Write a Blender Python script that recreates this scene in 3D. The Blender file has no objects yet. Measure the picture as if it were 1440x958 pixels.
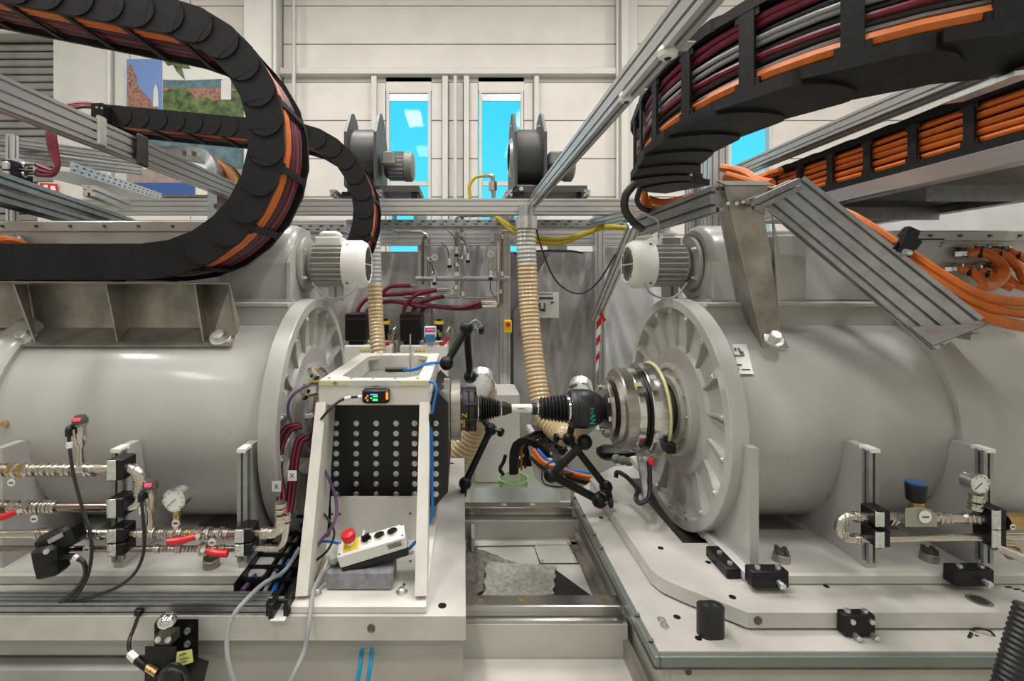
import bpy, math, random
from mathutils import Vector as V, Matrix as Mx
C = bpy.context.scene.collection
random.seed(4)
PI = math.pi
# ------------------------------------------------------------------ camera, sky, light, exposure
EYE = 1.6
cam = bpy.data.cameras.new('camera'); camo = bpy.data.objects.new('camera', cam); C.objects.link(camo)
camo.location = (0, 0, EYE); camo.rotation_euler = (PI/2, 0, 0)
cam.sensor_width = 36; cam.lens = 670/1440*36; cam.shift_x = 69/1440; cam.shift_y = -74/1440
cam.clip_start = .05; cam.clip_end = 200
bpy.context.scene.camera = camo
W = bpy.data.worlds.new('sky'); bpy.context.scene.world = W; W.use_nodes = True
nt = W.node_tree; bg = nt.nodes['Background']
tc = nt.nodes.new('ShaderNodeTexCoord'); sp = nt.nodes.new('ShaderNodeSeparateXYZ'); rp = nt.nodes.new('ShaderNodeValToRGB')
nt.links.new(tc.outputs['Generated'], sp.inputs[0]); nt.links.new(sp.outputs['Z'], rp.inputs[0]); nt.links.new(rp.outputs[0], bg.inputs[0])
rp.color_ramp.elements[0].position = 0.0; rp.color_ramp.elements[0].color = (.13, .78, .95, 1)
rp.color_ramp.elements[1].position = .6; rp.color_ramp.elements[1].color = (.0, .52, .86, 1)
bg.inputs[1].default_value = 1.15
sc = bpy.context.scene
sc.view_settings.view_transform = 'Standard'; sc.view_settings.look = 'None'; sc.view_settings.exposure = 0.0; sc.view_settings.gamma = 1.0
LAMPS = [(x, y) for y in (-3.4, 0.4, 3.9) for x in (-5.2, -1.6, 2.0, 5.6)]
LAMP_W = 108
for i, (x, y) in enumerate(LAMPS):
    l = bpy.data.lights.new('hall_light', 'AREA'); l.shape = 'RECTANGLE'; l.size = .5; l.size_y = 1.5; l.energy = LAMP_W*(.35, 1.25, 1.35)[i//4]; l.color = (1, .96, .92)
    o = bpy.data.objects.new('hall_light', l); o.location = (x, y, 7.19); C.objects.link(o)
# ------------------------------------------------------------------ helpers
def P(px, py, Y): return V(((px-651)/670*Y, Y, EYE-(py-405)/670*Y))
def PZ(px, py, z): return P(px, py, (EYE-z)*670/(py-405))
def PX(px, py, X): return P(px, py, X*670/(px-651))
def catmull(pts, k=6):
    pts = [V(p) for p in pts]
    if len(pts) < 3: return pts
    q = [pts[0]*2-pts[1]]+pts+[pts[-1]*2-pts[-2]]; out = []
    for i in range(1, len(q)-2):
        a, b, c, d = q[i-1:i+3]
        for j in range(k):
            t = j/k; out.append(.5*((2*b)+(c-a)*t+(2*a-5*b+4*c-d)*t*t+(3*b-a-3*c+d)*t**3))
    out.append(pts[-1]); return out
def frame(d):
    d = V(d).normalized(); u = V((0, 0, 1)) if abs(d.z) < .9 else V((0, 1, 0))
    x = u.cross(d).normalized(); return x, d.cross(x)
class B:
    def __init__(s): s.v = []; s.f = []; s.m = None
    def add(s, v, f):
        n = len(s.v); s.v += [V(p) for p in v]; s.f += [[i+n for i in q] for q in f]; return s
    def box(s, x0, x1, y0, y1, z0, z1, ch=0):
        if x0 > x1: x0, x1 = x1, x0
        if y0 > y1: y0, y1 = y1, y0
        if z0 > z1: z0, z1 = z1, z0
        if ch:
            c = min(ch, (x1-x0)*.45, (y1-y0)*.45, (z1-z0)*.45)
            vs = []
            for k, (z, e) in enumerate(((z0, c), (z0+c, 0), (z1-c, 0), (z1, c))):
                a, b, cc, d = x0+e, x1-e, y0+e, y1-e
                vs += [(a+c, cc, z), (b-c, cc, z), (b, cc+c, z), (b, d-c, z), (b-c, d, z), (a+c, d, z), (a, d-c, z), (a, cc+c, z)]
            fs = [list(range(7, -1, -1)), list(range(24, 32))]
            for k in range(3): fs += [[k*8+i, k*8+(i+1) % 8, k*8+8+(i+1) % 8, k*8+8+i] for i in range(8)]
            return s.add(vs, fs)
        vs = [(x, y, z) for z in (z0, z1) for x, y in ((x0, y0), (x1, y0), (x1, y1), (x0, y1))]
        return s.add(vs, [[3, 2, 1, 0], [4, 5, 6, 7], [0, 1, 5, 4], [1, 2, 6, 5], [2, 3, 7, 6], [3, 0, 4, 7]])
    def obox(s, p0, p1, w, h, up=(0, 0, 1)):            # bar from p0 to p1, w across, h along up
        p0, p1 = V(p0), V(p1); d = (p1-p0).normalized(); x = V(up).cross(d).normalized(); y = d.cross(x)
        vs = [p+x*a*w/2+y*b*h/2 for p in (p0, p1) for a, b in ((-1, -1), (1, -1), (1, 1), (-1, 1))]
        return s.add(vs, [[3, 2, 1, 0], [4, 5, 6, 7], [0, 1, 5, 4], [1, 2, 6, 5], [2, 3, 7, 6], [3, 0, 4, 7]])
    def loft(s, rings, cap=True, closed=False):
        n = len(rings[0]); vs = [p for r in rings for p in r]; fs = []
        m = len(rings)
        for k in range(m if closed else m-1):
            k2 = (k+1) % m
            fs += [[k*n+i, k*n+(i+1) % n, k2*n+(i+1) % n, k2*n+i] for i in range(n)]
        if cap and not closed: fs += [list(range(n-1, -1, -1)), list(range((m-1)*n, m*n))]
        return s.add(vs, fs)
    def rev(s, o, ax, prof, n=32, closed=False):         # prof: (t along axis, radius)
        o = V(o); ax = V(ax).normalized(); x, y = frame(ax)
        return s.loft([[o+ax*t+(x*math.cos(2*PI*i/n)+y*math.sin(2*PI*i/n))*max(r, 1e-4) for i in range(n)] for t, r in prof], closed=closed)
    def cyl(s, p0, p1, r, r1=None, n=16):
        p0, p1 = V(p0), V(p1); L = (p1-p0).length
        return s.rev(p0, p1-p0, [(0, r), (L, r if r1 is None else r1)], n)
    def tube(s, pts, r, n=8, smooth=True, k=6):
        pts = catmull(pts, k) if smooth else [V(p) for p in pts]
        t0 = (pts[1]-pts[0]).normalized(); x, y = frame(t0); rings = []
        for i, p in enumerate(pts):
            t = (pts[min(i+1, len(pts)-1)]-pts[max(i-1, 0)]).normalized()
            x = (x-t*x.dot(t)).normalized(); y = t.cross(x)
            rr = r(i/(len(pts)-1)) if callable(r) else r
            rings.append([p+(x*math.cos(2*PI*j/n)+y*math.sin(2*PI*j/n))*rr for j in range(n)])
        return s.loft(rings)
    def prism(s, poly, f, w0, w1):                        # f(u,v,w) -> point
        n = len(poly); return s.loft([[V(f(u, v, w0)) for u, v in poly], [V(f(u, v, w1)) for u, v in poly]])
    def sph(s, c, r, n=14, sx=(1, 1, 1)):
        c = V(c); rings = []
        for k in range(n//2+1):
            a = PI*k/(n//2); rr = max(math.sin(a), 1e-3)*r
            rings.append([c+V((rr*math.cos(2*PI*i/n)*sx[0], rr*math.sin(2*PI*i/n)*sx[1], -r*math.cos(a)*sx[2])) for i in range(n)])
        return s.loft(rings)
    def xf(s, m): s.v = [m @ p for p in s.v]; return s
def obj(name, b, mat, parent=None, flat=False, ang=35, **kw):
    off = V((0, 0, 0)); p = parent
    while p is not None: off += p.location; p = p.parent
    loc = V((0, 0, 0))
    if parent is None:
        xs = [p.x for p in b.v]; ys = [p.y for p in b.v]; zs = [p.z for p in b.v]
        loc = V(((min(xs)+max(xs))/2, (min(ys)+max(ys))/2, min(zs)))
    me = bpy.data.meshes.new(name); me.from_pydata([p-off-loc for p in b.v], [], b.f); me.validate()
    import bmesh
    bm = bmesh.new(); bm.from_mesh(me); bmesh.ops.recalc_face_normals(bm, faces=bm.faces); bm.to_mesh(me); bm.free()
    if not flat:
        me.shade_smooth(); me.set_sharp_from_angle(angle=math.radians(ang))
    me.materials.append(mat)
    o = bpy.data.objects.new(name, me); o.location = loc; o.parent = parent; C.objects.link(o)
    for k, v in kw.items(): o[k] = v
    return o
def thing(name, label, cat, loc=(0, 0, 0), group=None, kind=None):
    o = bpy.data.objects.new(name, None); C.objects.link(o); o.location = loc; o['label'] = label; o['category'] = cat; o.empty_display_size = .05
    if group: o['group'] = group
    return o
def one(name, b, mat, label, cat, group=None, **kw):
    o = obj(name, b, mat, **kw); o['label'] = label; o['category'] = cat
    if group: o['group'] = group
    return o
def inst(name, src, mat4, parent):
    o = bpy.data.objects.new(name, src.data if hasattr(src, 'data') else src); o.parent = parent; o.matrix_local = mat4; C.objects.link(o); return o
def struct(name, b, mat, parent=None, **kw):
    o = obj(name, b, mat, parent, **kw)
    if parent is None: o['kind'] = 'structure'
    return o
def dup(root, loc=None, rot=None, label=None, group=None, scale=None):
    r = root.copy(); C.objects.link(r)
    if loc is not None: r.location = loc
    if rot is not None: r.rotation_euler = rot
    if scale: r.scale = scale
    if label: r['label'] = label
    if group: r['group'] = group
    for ch in list(root.children):
        c = ch.copy(); C.objects.link(c); c.parent = r
        for g in list(ch.children):
            d = g.copy(); C.objects.link(d); d.parent = c
    return r
# profile extrusion: nw, nh slots on the faces
def prof(b, p0, p1, w, h, up=(0, 0, 1), cell=.04):
    p0, p1 = V(p0), V(p1); d = (p1-p0).normalized(); x = V(up).cross(d).normalized(); y = d.cross(x)
    nw = max(1, round(w/cell)); nh = max(1, round(h/cell)); pl = []
    def side(a, bb, n):
        a, bb = V(a), V(bb); e = (bb-a)/n; L = e.length; t = e.normalized(); nn = V((-t.y, t.x)); s = min(.12*L, .005); dp = min(.36*L, .015)
        for i in range(n):
            q = a+e*i; pl.append(q); m = q+e/2; pl.extend([m-t*s, m-t*s+nn*dp, m+t*s+nn*dp, m+t*s])
    hw, hh = w/2, h/2
    side((-hw, -hh), (hw, -hh), nw); side((hw, -hh), (hw, hh), nh); side((hw, hh), (-hw, hh), nw); side((-hw, hh), (-hw, -hh), nh)
    return b.loft([[p+x*q.x+y*q.y for q in pl] for p in (p0, p1)])
_F = {}
def text(body, mat, parent, M, size=.02, name='lettering', ext=.0004):
    cu = bpy.data.curves.new(name, 'FONT'); cu.body = body; cu.size = size; cu.align_x = 'CENTER'; cu.align_y = 'CENTER'; cu.extrude = ext; cu.resolution_u = 2
    t = bpy.data.objects.new(name, cu); C.objects.link(t)
    me = bpy.data.meshes.new_from_object(t.evaluated_get(bpy.context.evaluated_depsgraph_get())); bpy.data.objects.remove(t)
    off = V((0, 0, 0)); p = parent
    while p is not None: off += p.location; p = p.parent
    me.transform(M); me.transform(Mx.Translation(-off)); me.materials.append(mat)
    o = bpy.data.objects.new(name, me); o.parent = parent; C.objects.link(o); return o
def facing(loc, right=(1, 0, 0), up=(0, 0, 1)):          # matrix: text plane with given right/up
    r = V(right).normalized(); u = V(up); u = (u-r*u.dot(r)).normalized(); n = r.cross(u)
    return Mx.Translation(V(loc)) @ Mx((r, u, n)).transposed().to_4x4()
# ------------------------------------------------------------------ materials
def mat(name, col, rough=.5, metal=0, nscale=0, var=0, bump=0, coat=0, emit=0, trans=0, alpha=1, stretch=None, spec=.5, col2=None):
    m = bpy.data.materials.new(name); m.use_nodes = True; t = m.node_tree; p = t.nodes['Principled BSDF']
    p.inputs['Base Color'].default_value = (*col, 1); p.inputs['Roughness'].default_value = rough; p.inputs['Metallic'].default_value = metal
    p.inputs['Coat Weight'].default_value = coat; p.inputs['Coat Roughness'].default_value = .08; p.inputs['Specular IOR Level'].default_value = spec
    p.inputs['Transmission Weight'].default_value = trans; p.inputs['Alpha'].default_value = alpha
    if emit: p.inputs['Emission Color'].default_value = (*col, 1); p.inputs['Emission Strength'].default_value = emit
    if nscale:
        tc = t.nodes.new('ShaderNodeTexCoord'); no = t.nodes.new('ShaderNodeTexNoise'); no.inputs['Scale'].default_value = nscale; no.inputs['Detail'].default_value = 5; no.inputs['Roughness'].default_value = .6
        src = tc.outputs['Object']
        if stretch:
            mp = t.nodes.new('ShaderNodeMapping'); mp.inputs['Scale'].default_value = stretch; t.links.new(src, mp.inputs[0]); src = mp.outputs[0]
        t.links.new(src, no.inputs['Vector'])
        if var or col2:
            r = t.nodes.new('ShaderNodeValToRGB'); c2 = col2 or tuple(max(0, c*(1-var)) for c in col); c1 = tuple(min(1, c*(1+var*.5)) for c in col)
            r.color_ramp.elements[0].color = (*c2, 1); r.color_ramp.elements[1].color = (*c1, 1); r.color_ramp.elements[0].position = .35; r.color_ramp.elements[1].position = .65
            t.links.new(no.outputs[0], r.inputs[0]); t.links.new(r.outputs[0], p.inputs['Base Color'])
            mr = t.nodes.new('ShaderNodeMapRange'); mr.inputs['To Min'].default_value = min(1, rough*1.25); mr.inputs['To Max'].default_value = rough*.85
            t.links.new(no.outputs[0], mr.inputs[0]); t.links.new(mr.outputs[0], p.inputs['Roughness'])
        if bump:
            bp = t.nodes.new('ShaderNodeBump'); bp.inputs['Strength'].default_value = bump; bp.inputs['Distance'].default_value = .01
            t.links.new(no.outputs[0], bp.inputs['Height']); t.links.new(bp.outputs[0], p.inputs['Normal'])
    return m
paint = mat('grey white enamel', (.44, .435, .42), .28, nscale=5, var=.07, bump=.03, coat=.25)
paint_in = mat('cast enamel', (.42, .41, .385), .3, nscale=14, var=.12, bump=.08, coat=.2)
platem = mat('plate enamel', (.55, .535, .505), .42, nscale=6, var=.13, bump=.05)
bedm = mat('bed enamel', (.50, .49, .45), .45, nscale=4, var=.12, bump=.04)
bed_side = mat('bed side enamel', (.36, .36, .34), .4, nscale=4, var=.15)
framew = mat('frame enamel', (.70, .685, .64), .4, nscale=9, var=.08)
alu = mat('anodised aluminium', (.62, .62, .62), .32, .85, nscale=40, var=.08, stretch=(.2, .2, 6))
alu_d = mat('dull aluminium', (.38, .385, .39), .38, .85, nscale=20, var=.15)
steel_sheet = mat('raw sheet steel', (.40, .37, .335), .42, .75, nscale=7, var=.35, bump=.02)
galv = mat('galvanised steel', (.5, .52, .54), .35, .8, nscale=30, var=.22)
railm = mat('ground rail steel', (.40, .39, .37), .2, .95, nscale=5, var=.18, stretch=(.3, 6, 6))
edgem = mat('greenish edge strip', (.20, .225, .215), .35, .3)
machined = mat('machined steel', (.42, .39, .36), .28, .95, nscale=12, var=.2, stretch=(1, 4, 4))
chrome = mat('polished steel', (.78, .77, .75), .13, 1, nscale=6, var=.06)
darksteel = mat('dark steel', (.13, .12, .11), .38, .7, nscale=14, var=.3)
pipem = mat('stainless pipe', (.66, .62, .57), .22, 1, nscale=18, var=.15)
pipedk = mat('brown steel pipe', (.32, .26, .23), .25, 1, nscale=10, var=.2)
brass = mat('brass', (.60, .43, .18), .3, 1, nscale=20, var=.2)
zinc = mat('zinc plated', (.78, .80, .79), .28, .85, nscale=40, var=.15)
black = mat('black plastic', (.006, .006, .007), .38, nscale=60, var=.3, bump=.03, spec=.35)
chainm = mat('chain plastic', (.007, .007, .008), .55, nscale=50, var=.35, bump=.12, spec=.3)
rubber = mat('black rubber', (.012, .012, .013), .38, nscale=30, var=.2)
blackplate = mat('black coated plate', (.012, .012, .014), .5, nscale=80, var=.3, bump=.05)
orange = mat('orange cable jacket', (.62, .15, .02), .42, nscale=30, var=.15)
red_hose = mat('dark red hose', (.16, .012, .03), .38, nscale=30, var=.25)
pinkstripe = mat('red stripe hose', (.30, .03, .06), .4)
darkred = mat('blackish red hose', (.06, .008, .014), .4)
grey_cab = mat('grey cable jacket', (.30, .31, .32), .4)
blackcab = mat('black cable jacket', (.014, .014, .016), .4)
blue = mat('blue cable', (.01, .16, .55), .4)
bluehose = mat('blue air hose', (.0, .22, .42), .3)
violet = mat('violet cable', (.12, .055, .14), .45)
yellow = mat('yellow', (.80, .60, .02), .45)
yellowhose = mat('yellow hose', (.50, .38, .02), .35, nscale=60, var=.2)
tape = mat('masking tape', (.60, .56, .30), .6)
red = mat('red plastic', (.60, .015, .02), .35)
white = mat('white plastic', (.78, .77, .74), .45)
label_w = mat('white label', (.80, .80, .78), .5)
wallm = mat('white wall panel', (.655, .63, .595), .55, nscale=2, var=.06)
wall_d = mat('wall joint', (.36, .35, .33), .7)
colm = mat('painted column', (.59, .58, .55), .5, nscale=3, var=.05)
shut = mat('grey shutter slat', (.25, .245, .235), .5, nscale=4, var=.15)
floorm = mat('green grey floor coating', (.30, .31, .255), .28, nscale=3, var=.12)
ceilm = mat('ceiling sheet', (.55, .53, .49), .7)
film = mat('plastic film wall', (.40, .385, .38), .33, nscale=3.2, var=.22, bump=.35)
film2 = mat('bright plastic film', (.50, .505, .52), .35, nscale=2.4, var=.12, bump=.3)
fence_d = mat('grey fence board', (.20, .20, .205), .5, nscale=6, var=.15)
foam = mat('grey foam block', (.27, .275, .30), .8, nscale=40, var=.25, bump=.25)
cloth = mat('grey rag', (.20, .19, .165), .9, nscale=60, var=.4, bump=.3)
darkgrey = mat('fan grey', (.06, .06, .06), .45, nscale=20, var=.15)
motorgrey = mat('motor grey', (.22, .22, .205), .45, nscale=20, var=.1)
greenplate = mat('grey green enamel', (.22, .245, .235), .4, nscale=5, var=.08)
valveg = mat('olive valve body', (.33, .33, .26), .45, nscale=20, var=.1)
lampm = mat('lamp diffuser', (1, .95, .88), .5, emit=8)
ledr = mat('red display', (1, .05, .12), .5, emit=1.2)
ledg = mat('green digits', (.1, .9, .25), .5, emit=.8)
ledb = mat('blue display bar', (.15, .4, 1), .5, emit=.8)
ledo = mat('amber lamp', (1, .35, .05), .5, emit=.5)
note = mat('yellow note', (.72, .74, .25), .6)
ink = mat('dark ink', (.06, .06, .07), .6)
inkb = mat('teal ink', (.03, .38, .33), .6)
posterblue = mat('poster blue', (.03, .09, .28), .5)
postersky = mat('poster deep sky', (.14, .24, .50), .5)
posterpale = mat('poster pale sky', (.62, .63, .60), .5)
postergreen = mat('poster trees', (.09, .14, .035), .6, nscale=7, var=.7, col2=(.008, .025, .008))
posterhill = mat('poster hills', (.09, .16, .19), .6, nscale=9, var=.4)
posterbrick = mat('poster roofs', (.30, .15, .11), .6, nscale=22, var=.6)
postergrey = mat('poster paving', (.30, .24, .22), .6, nscale=8, var=.2)
bottle_green = mat('green plastic rim', (.25, .62, .12), .4)
def hosem(name, col, a):
    m = mat(name, col, .16, nscale=30, var=.04); p = m.node_tree.nodes['Principled BSDF']; p.inputs['Alpha'].default_value = a; return m
duct = hosem('translucent ribbed duct', (.62, .48, .29), .82)
duct_c = hosem('clear ribbed duct', (.55, .56, .54), .6)
glass = bpy.data.materials.new('window glass'); glass.use_nodes = True
t = glass.node_tree; t.nodes.clear(); o_ = t.nodes.new('ShaderNodeOutputMaterial'); mx = t.nodes.new('ShaderNodeMixShader'); tr = t.nodes.new('ShaderNodeBsdfTransparent'); gl = t.nodes.new('ShaderNodeBsdfGlossy')
gl.inputs['Roughness'].default_value = .02; mx.inputs[0].default_value = .006; t.links.new(tr.outputs[0], mx.inputs[1]); t.links.new(gl.outputs[0], mx.inputs[2]); t.links.new(mx.outputs[0], o_.inputs[0])
clearp = bpy.data.materials.new('clear plastic'); clearp.use_nodes = True
t = clearp.node_tree; t.nodes.clear(); o_ = t.nodes.new('ShaderNodeOutputMaterial'); mx = t.nodes.new('ShaderNodeMixShader'); tr = t.nodes.new('ShaderNodeBsdfTransparent'); gl = t.nodes.new('ShaderNodeBsdfGlossy')
gl.inputs['Roughness'].default_value = .08; tr.inputs[0].default_value = (.8, .86, .76, 1); mx.inputs[0].default_value = .12; t.links.new(tr.outputs[0], mx.inputs[1]); t.links.new(gl.outputs[0], mx.inputs[2]); t.links.new(mx.outputs[0], o_.inputs[0])
def bolt(parent, c, ax, r=.008, h=.006, name='bolt', m=None):
    b = B().rev(c, ax, [(0, r*1.35), (.0015, r*1.35), (.0015, r), (h, r*.95), (h, r*.55), (h*.5, r*.5)], 6)
    return obj(name, b, m or zinc, parent, flat=True)
# ------------------------------------------------------------------ the hall
struct('floor', B().box(-9, 9, -7, 8.3, -.1, 0), floorm)
struct('ceiling', B().box(-9, 9, -7, 8.3, 7.3, 7.5), ceilm)
struct('wall_left', B().box(-9.2, -9, -7, 8.3, 0, 7.5), colm)
struct('wall_right', B().box(9, 9.2, -7, 8.3, 0, 7.5), wallm)
struct('wall_front', B().box(-9, 9, -7.2, -7, 0, 7.5), wallm)
for i, (x, y) in enumerate(LAMPS):
    rn = ['nearest the back wall', 'over the middle of the hall', 'behind the camera'][2-i//4]; cn = ['far left', 'centre left', 'centre right', 'far right'][i % 4]
    t = thing('ceiling_lamp', 'flat ceiling lamp, %s column, row %s' % (cn, rn), 'lamp', (x, y, 7.22), 'hall ceiling lamps')
    obj('housing', B().box(x-.3, x+.3, y-.8, y+.8, 7.24, 7.3), colm, t); obj('diffuser', B().box(x-.25, x+.25, y-.75, y+.75, 7.22, 7.24), lampm, t)
YB = 8.0
WINS = [(-1.24, -.59), (.32, .97), (4.52, 5.16)]
wz0, wz1 = 1.3, 4.88
wb = obj('wall_back', B().box(-9, 9, YB+.16, YB+.2, 5.02, 7.3), wall_d); wb['kind'] = 'structure'
def wpart(name, b, m): return obj(name, b, m, wb)
# backing strips between the windows
xs = [-9]+[v for a, b in WINS for v in (a-.06, b+.06)]+[9]
bk = B()
for i in range(0, len(xs), 2): bk.box(xs[i], xs[i+1], YB+.16, YB+.2, 0, 5.02)
for a, b in WINS: bk.box(a-.06, b+.06, YB+.16, YB+.2, 0, wz0-.06)
wpart('backing_sheet', bk, wall_d)
rows = [.0+.645*k for k in range(12)]
segs = [(-6.75, -4.6), (-4.595, -3.45), (-3.03, -1.53), (-1.49, -1.3), (-.53, -.345), (-.245, .01), (.11, .26), (1.03, 1.19), (1.27, 2.6), (2.85, 4.46), (5.22, 8.9)]
for k, z in enumerate(rows):
    if z+.64 > 7.3 or z < 1.2: continue
    ss = segs if z-.09 < 4.9 else [(-6.75, -4.6), (-4.595, -3.45), (-3.03, 2.6), (2.85, 6), (6.01, 8.9)]
    for a, b in ss: wpart('panel', B().box(a, b-.008, YB+.04, YB+.16, z+.006-.09, z+.645-.006-.09, .006), wallm)
for a, b in WINS: wpart('lintel_panel', B().box(a-.06, b+.06, YB+.04, YB+.16, wz1+.05, 5.15), wallm)
wpart('ledge', B().box(-3.05, 2.62, YB-.1, YB+.06, 5.15, 5.26, .01), colm)
wpart('lower_plinth', B().box(-9, 9, YB, YB+.14, 0, 1.1), wallm)
for x0, x1 in ((-1.53, -1.44), (-.345, -.25), (.012, .105), (1.19, 1.27)): wpart('batten', B().box(x0, x1, YB-.06, YB+.1, 0, 5.15, .006), colm)
for x0, x1, y0 in ((-6.8, -5.85, 7.9), (-5.85, -5.6, 7.97), (-3.5, -3.05, 7.6), (2.6, 2.72, 7.8), (2.72, 2.9, 7.9)): wpart('column', B().box(x0, x1, y0, YB+.14, 0, 7.3, .01), colm)
for px, py0 in ((147, 60), (393, 0), (410, 0), (640, 107), (872, 0)):
    x = (px-651)/670*7.75; wpart('riser_pipe', B().cyl((x, 7.88 if px > 600 else 7.6-.04 if 350 < px < 400 else 7.85, .3), (x, 7.88 if px > 600 else 7.6-.04 if 350 < px < 400 else 7.85, 7.2 if px != 640 else 5.1), .03 if px != 872 else .022, n=10), colm)
for n, (a, b) in enumerate(WINS):
    f = B(); e = .05
    for q in ((a-e, a, wz0-e, wz1+e), (b, b+e, wz0-e, wz1+e), (a, b, wz0-e, wz0), (a, b, wz1, wz1+e)): f.box(q[0], q[1], YB+.02, YB+.14, q[2], q[3], .004)
    f.box(a, b, YB+.05, YB+.12, 3.33, 3.40)
    w = obj('window_%d' % (n+1), f, colm); w['kind'] = 'structure'
    obj('pane', B().box(a, b, YB+.08, YB+.085, 3.40, wz1), glass, w); obj('pane', B().box(a, b, YB+.08, YB+.085, wz0, 3.33), glass, w)
    obj('blind_box', B().box(a, b, YB+.04, YB+.075, wz1-.12, wz1), galv, w)
# roller shutter at the far left
t = thing('roller_shutter', 'grey horizontally slatted roller shutter behind the far left beams', 'shutter', (-7.9, 8.05, 0))
sl = obj('slat', B().box(-8.98, -6.82, 8.0, 8.05, 2.2, 2.32, .02), shut, t)
for k in range(1, 27): inst('slat', sl, Mx.Translation((0, 0, .13*k)), t)
obj('shutter_box', B().box(-8.98, -6.8, 7.75, 8.08, 5.75, 6.3, .02), colm, t)
obj('lower_curtain', B().box(-8.98, -6.82, 8.02, 8.05, 0, 2.19), shut, t)
# printed banner
t = thing('photo_banner', 'large printed banner with church towers and a green town view above a blue band', 'banner', (-4.6, 7.85, 2.9))
bx0, bx1 = P(178, 0, 7.88).x, P(352, 0, 7.88).x
zt = P(0, 83, 7.88).z; zb = P(0, 274, 7.88).z; xm = P(228, 0, 7.88).x
obj('banner_sheet', B().box(bx0, bx1, 7.87, 7.89, zb, zt), posterpale, t)
def flat(name, poly, m, par, y=7.862, th=.006):
    return obj(name, B().prism(poly, lambda u, v, w: P(u, v, w), y, y+th), m, par, flat=True)
flat('print_sky', [(178, 83), (228, 83), (228, 197), (178, 197)], postersky, t)
flat('print_church', [(179, 97), (184, 88), (187, 97), (192, 107), (192, 118), (200, 128), (216, 145), (228, 165), (228, 197), (179, 197)], posterbrick, t, 7.855)
flat('print_tower', [(215, 150), (216, 126), (219, 118), (222, 126), (223, 150)], colm, t, 7.85)
flat('print_hills', [(229, 112), (260, 113), (310, 111), (352, 115), (352, 135), (229, 135)], posterhill, t)
flat('print_town', [(229, 124), (352, 124), (352, 150), (229, 150)], posterbrick, t, 7.857)
flat('print_trees', [(229, 128), (240, 126), (256, 124), (270, 131), (276, 141), (290, 136), (300, 142), (316, 138), (325, 128), (340, 126), (352, 134), (352, 175), (229, 175)], postergreen, t, 7.852)
flat('print_castle', [(311, 140), (311, 113), (315, 110), (325, 110), (325, 140)], colm, t, 7.85)
flat('print_leaves', [(228, 83), (274, 84), (262, 90), (268, 96), (255, 95), (260, 112), (248, 100), (243, 90), (236, 92)], postergreen, t, 7.855)
flat('print_building', [(203, 196), (345, 196), (345, 238), (300, 232), (203, 215)], posterhill, t, 7.85)
flat('print_paving', [(178, 238), (352, 238), (352, 258), (178, 258)], postergrey, t, 7.855)
flat('print_band', [(178, 257), (274, 257), (274, 274), (178, 274)], posterblue, t, 7.85)
# fire sign
t = thing('fire_sign', 'small red and white fire equipment sign on a pale post at far left', 'sign', P(68, 264, 7.4))
obj('plate', B().prism([(56, 257), (81, 259), (81, 272), (56, 270)], lambda u, v, w: P(u, v, w), 7.4, 7.42), red, t, flat=True)
flat('pictogram', [(61, 260), (67, 260), (67, 268), (61, 268)], white, t, 7.39); flat('pictogram', [(71, 261), (78, 262), (77, 264), (79, 266), (77, 269), (71, 268)], white, t, 7.39)
t2 = B().box(P(52, 0, 7.45).x, P(116, 0, 7.45).x, 7.45, 7.6, 0, P(0, 256, 7.45).z, .01)
one('sign_post', t2, colm, 'pale boxed post carrying the fire sign at far left', 'post')

# ------------------------------------------------------------------ aluminium overhead frame
def barthing(name, label, p0, p1, w, h, up=(0, 0, 1), m=None, cat='beam', group=None, caps=False):
    t = thing(name, label, cat, (V(p0)+V(p1))/2, group)
    obj('extrusion', prof(B(), p0, p1, w, h, up), m or alu, t, flat=True)
    if caps:
        for a, d in ((p0, V(p0)-V(p1)), (p1, V(p1)-V(p0))):
            d = d.normalized(); obj('end_cap', B().obox(V(a), V(a)+d*.006, w, h, up), black, t)
    return t
ov = thing('overhead_frame', 'silver aluminium overhead frame spanning the bay above the machines', 'frame', (0, 3.36, 0))
def ovp(name, *a, **k): return obj(name, prof(B(), *a, **k), alu, ov, flat=True)
ovp('cross_beam', (P(113, 0, 3.4).x, 3.4, 2.175), (2.9, 3.4, 2.175), .08, .11, cell=.036)
ovp('right_beam', (.492, -.2, 2.205), (.492, 3.355, 2.205), .04, .085)
ovp('left_beam', (-1.30, .3, 2.145), (-1.30, 2.95, 2.145), .05, .09, cell=.03)
ovp('post', (P(710, 0, 4.35).x, 4.35, 0), (P(710, 0, 4.35).x, 4.35, 2.35), .09, .09, up=(0, 1, 0))
ovp('post', (P(842, 0, 4.35).x, 4.35, 0), (P(842, 0, 4.35).x, 4.35, 2.3), .09, .09, up=(0, 1, 0))
ovp('post', (P(594, 0, 4.45).x, 4.45, 0), (P(594, 0, 4.45).x, 4.45, 2.3), .08, .08, up=(0, 1, 0))
ovp('diagonal_brace', P(838, 447, 4.2), P(893, 316, 3.0), .08, .04, up=(0, 1, 0))
ovp('rear_beam', (-3.2, 4.4, 2.07), (1.9, 4.4, 2.07), .08, .16)
ovp('rear_beam', (-3.2, 4.75, 2.23), (1.9, 4.75, 2.23), .08, .08)
ovp('short_beam', P(835, 313, 3.75)+V((0, 0, 0)), P(888, 300, 3.0), .06, .06)
ovp('rear_post', P(985, 330, 3.2), P(985, 190, 3.2), .16, .12, up=(0, 1, 0))
ovp('rear_post', P(1005, 330, 3.0), P(1005, 200, 3.0), .12, .1, up=(0, 1, 0))
for px in (468, 532, 716, 826): # stub profiles across the top of the cross beam
    ovp('fan_support', P(px, 271, 3.38), P(px, 271, 3.38)+V((0, .7, 0)), .045, .045)
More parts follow.
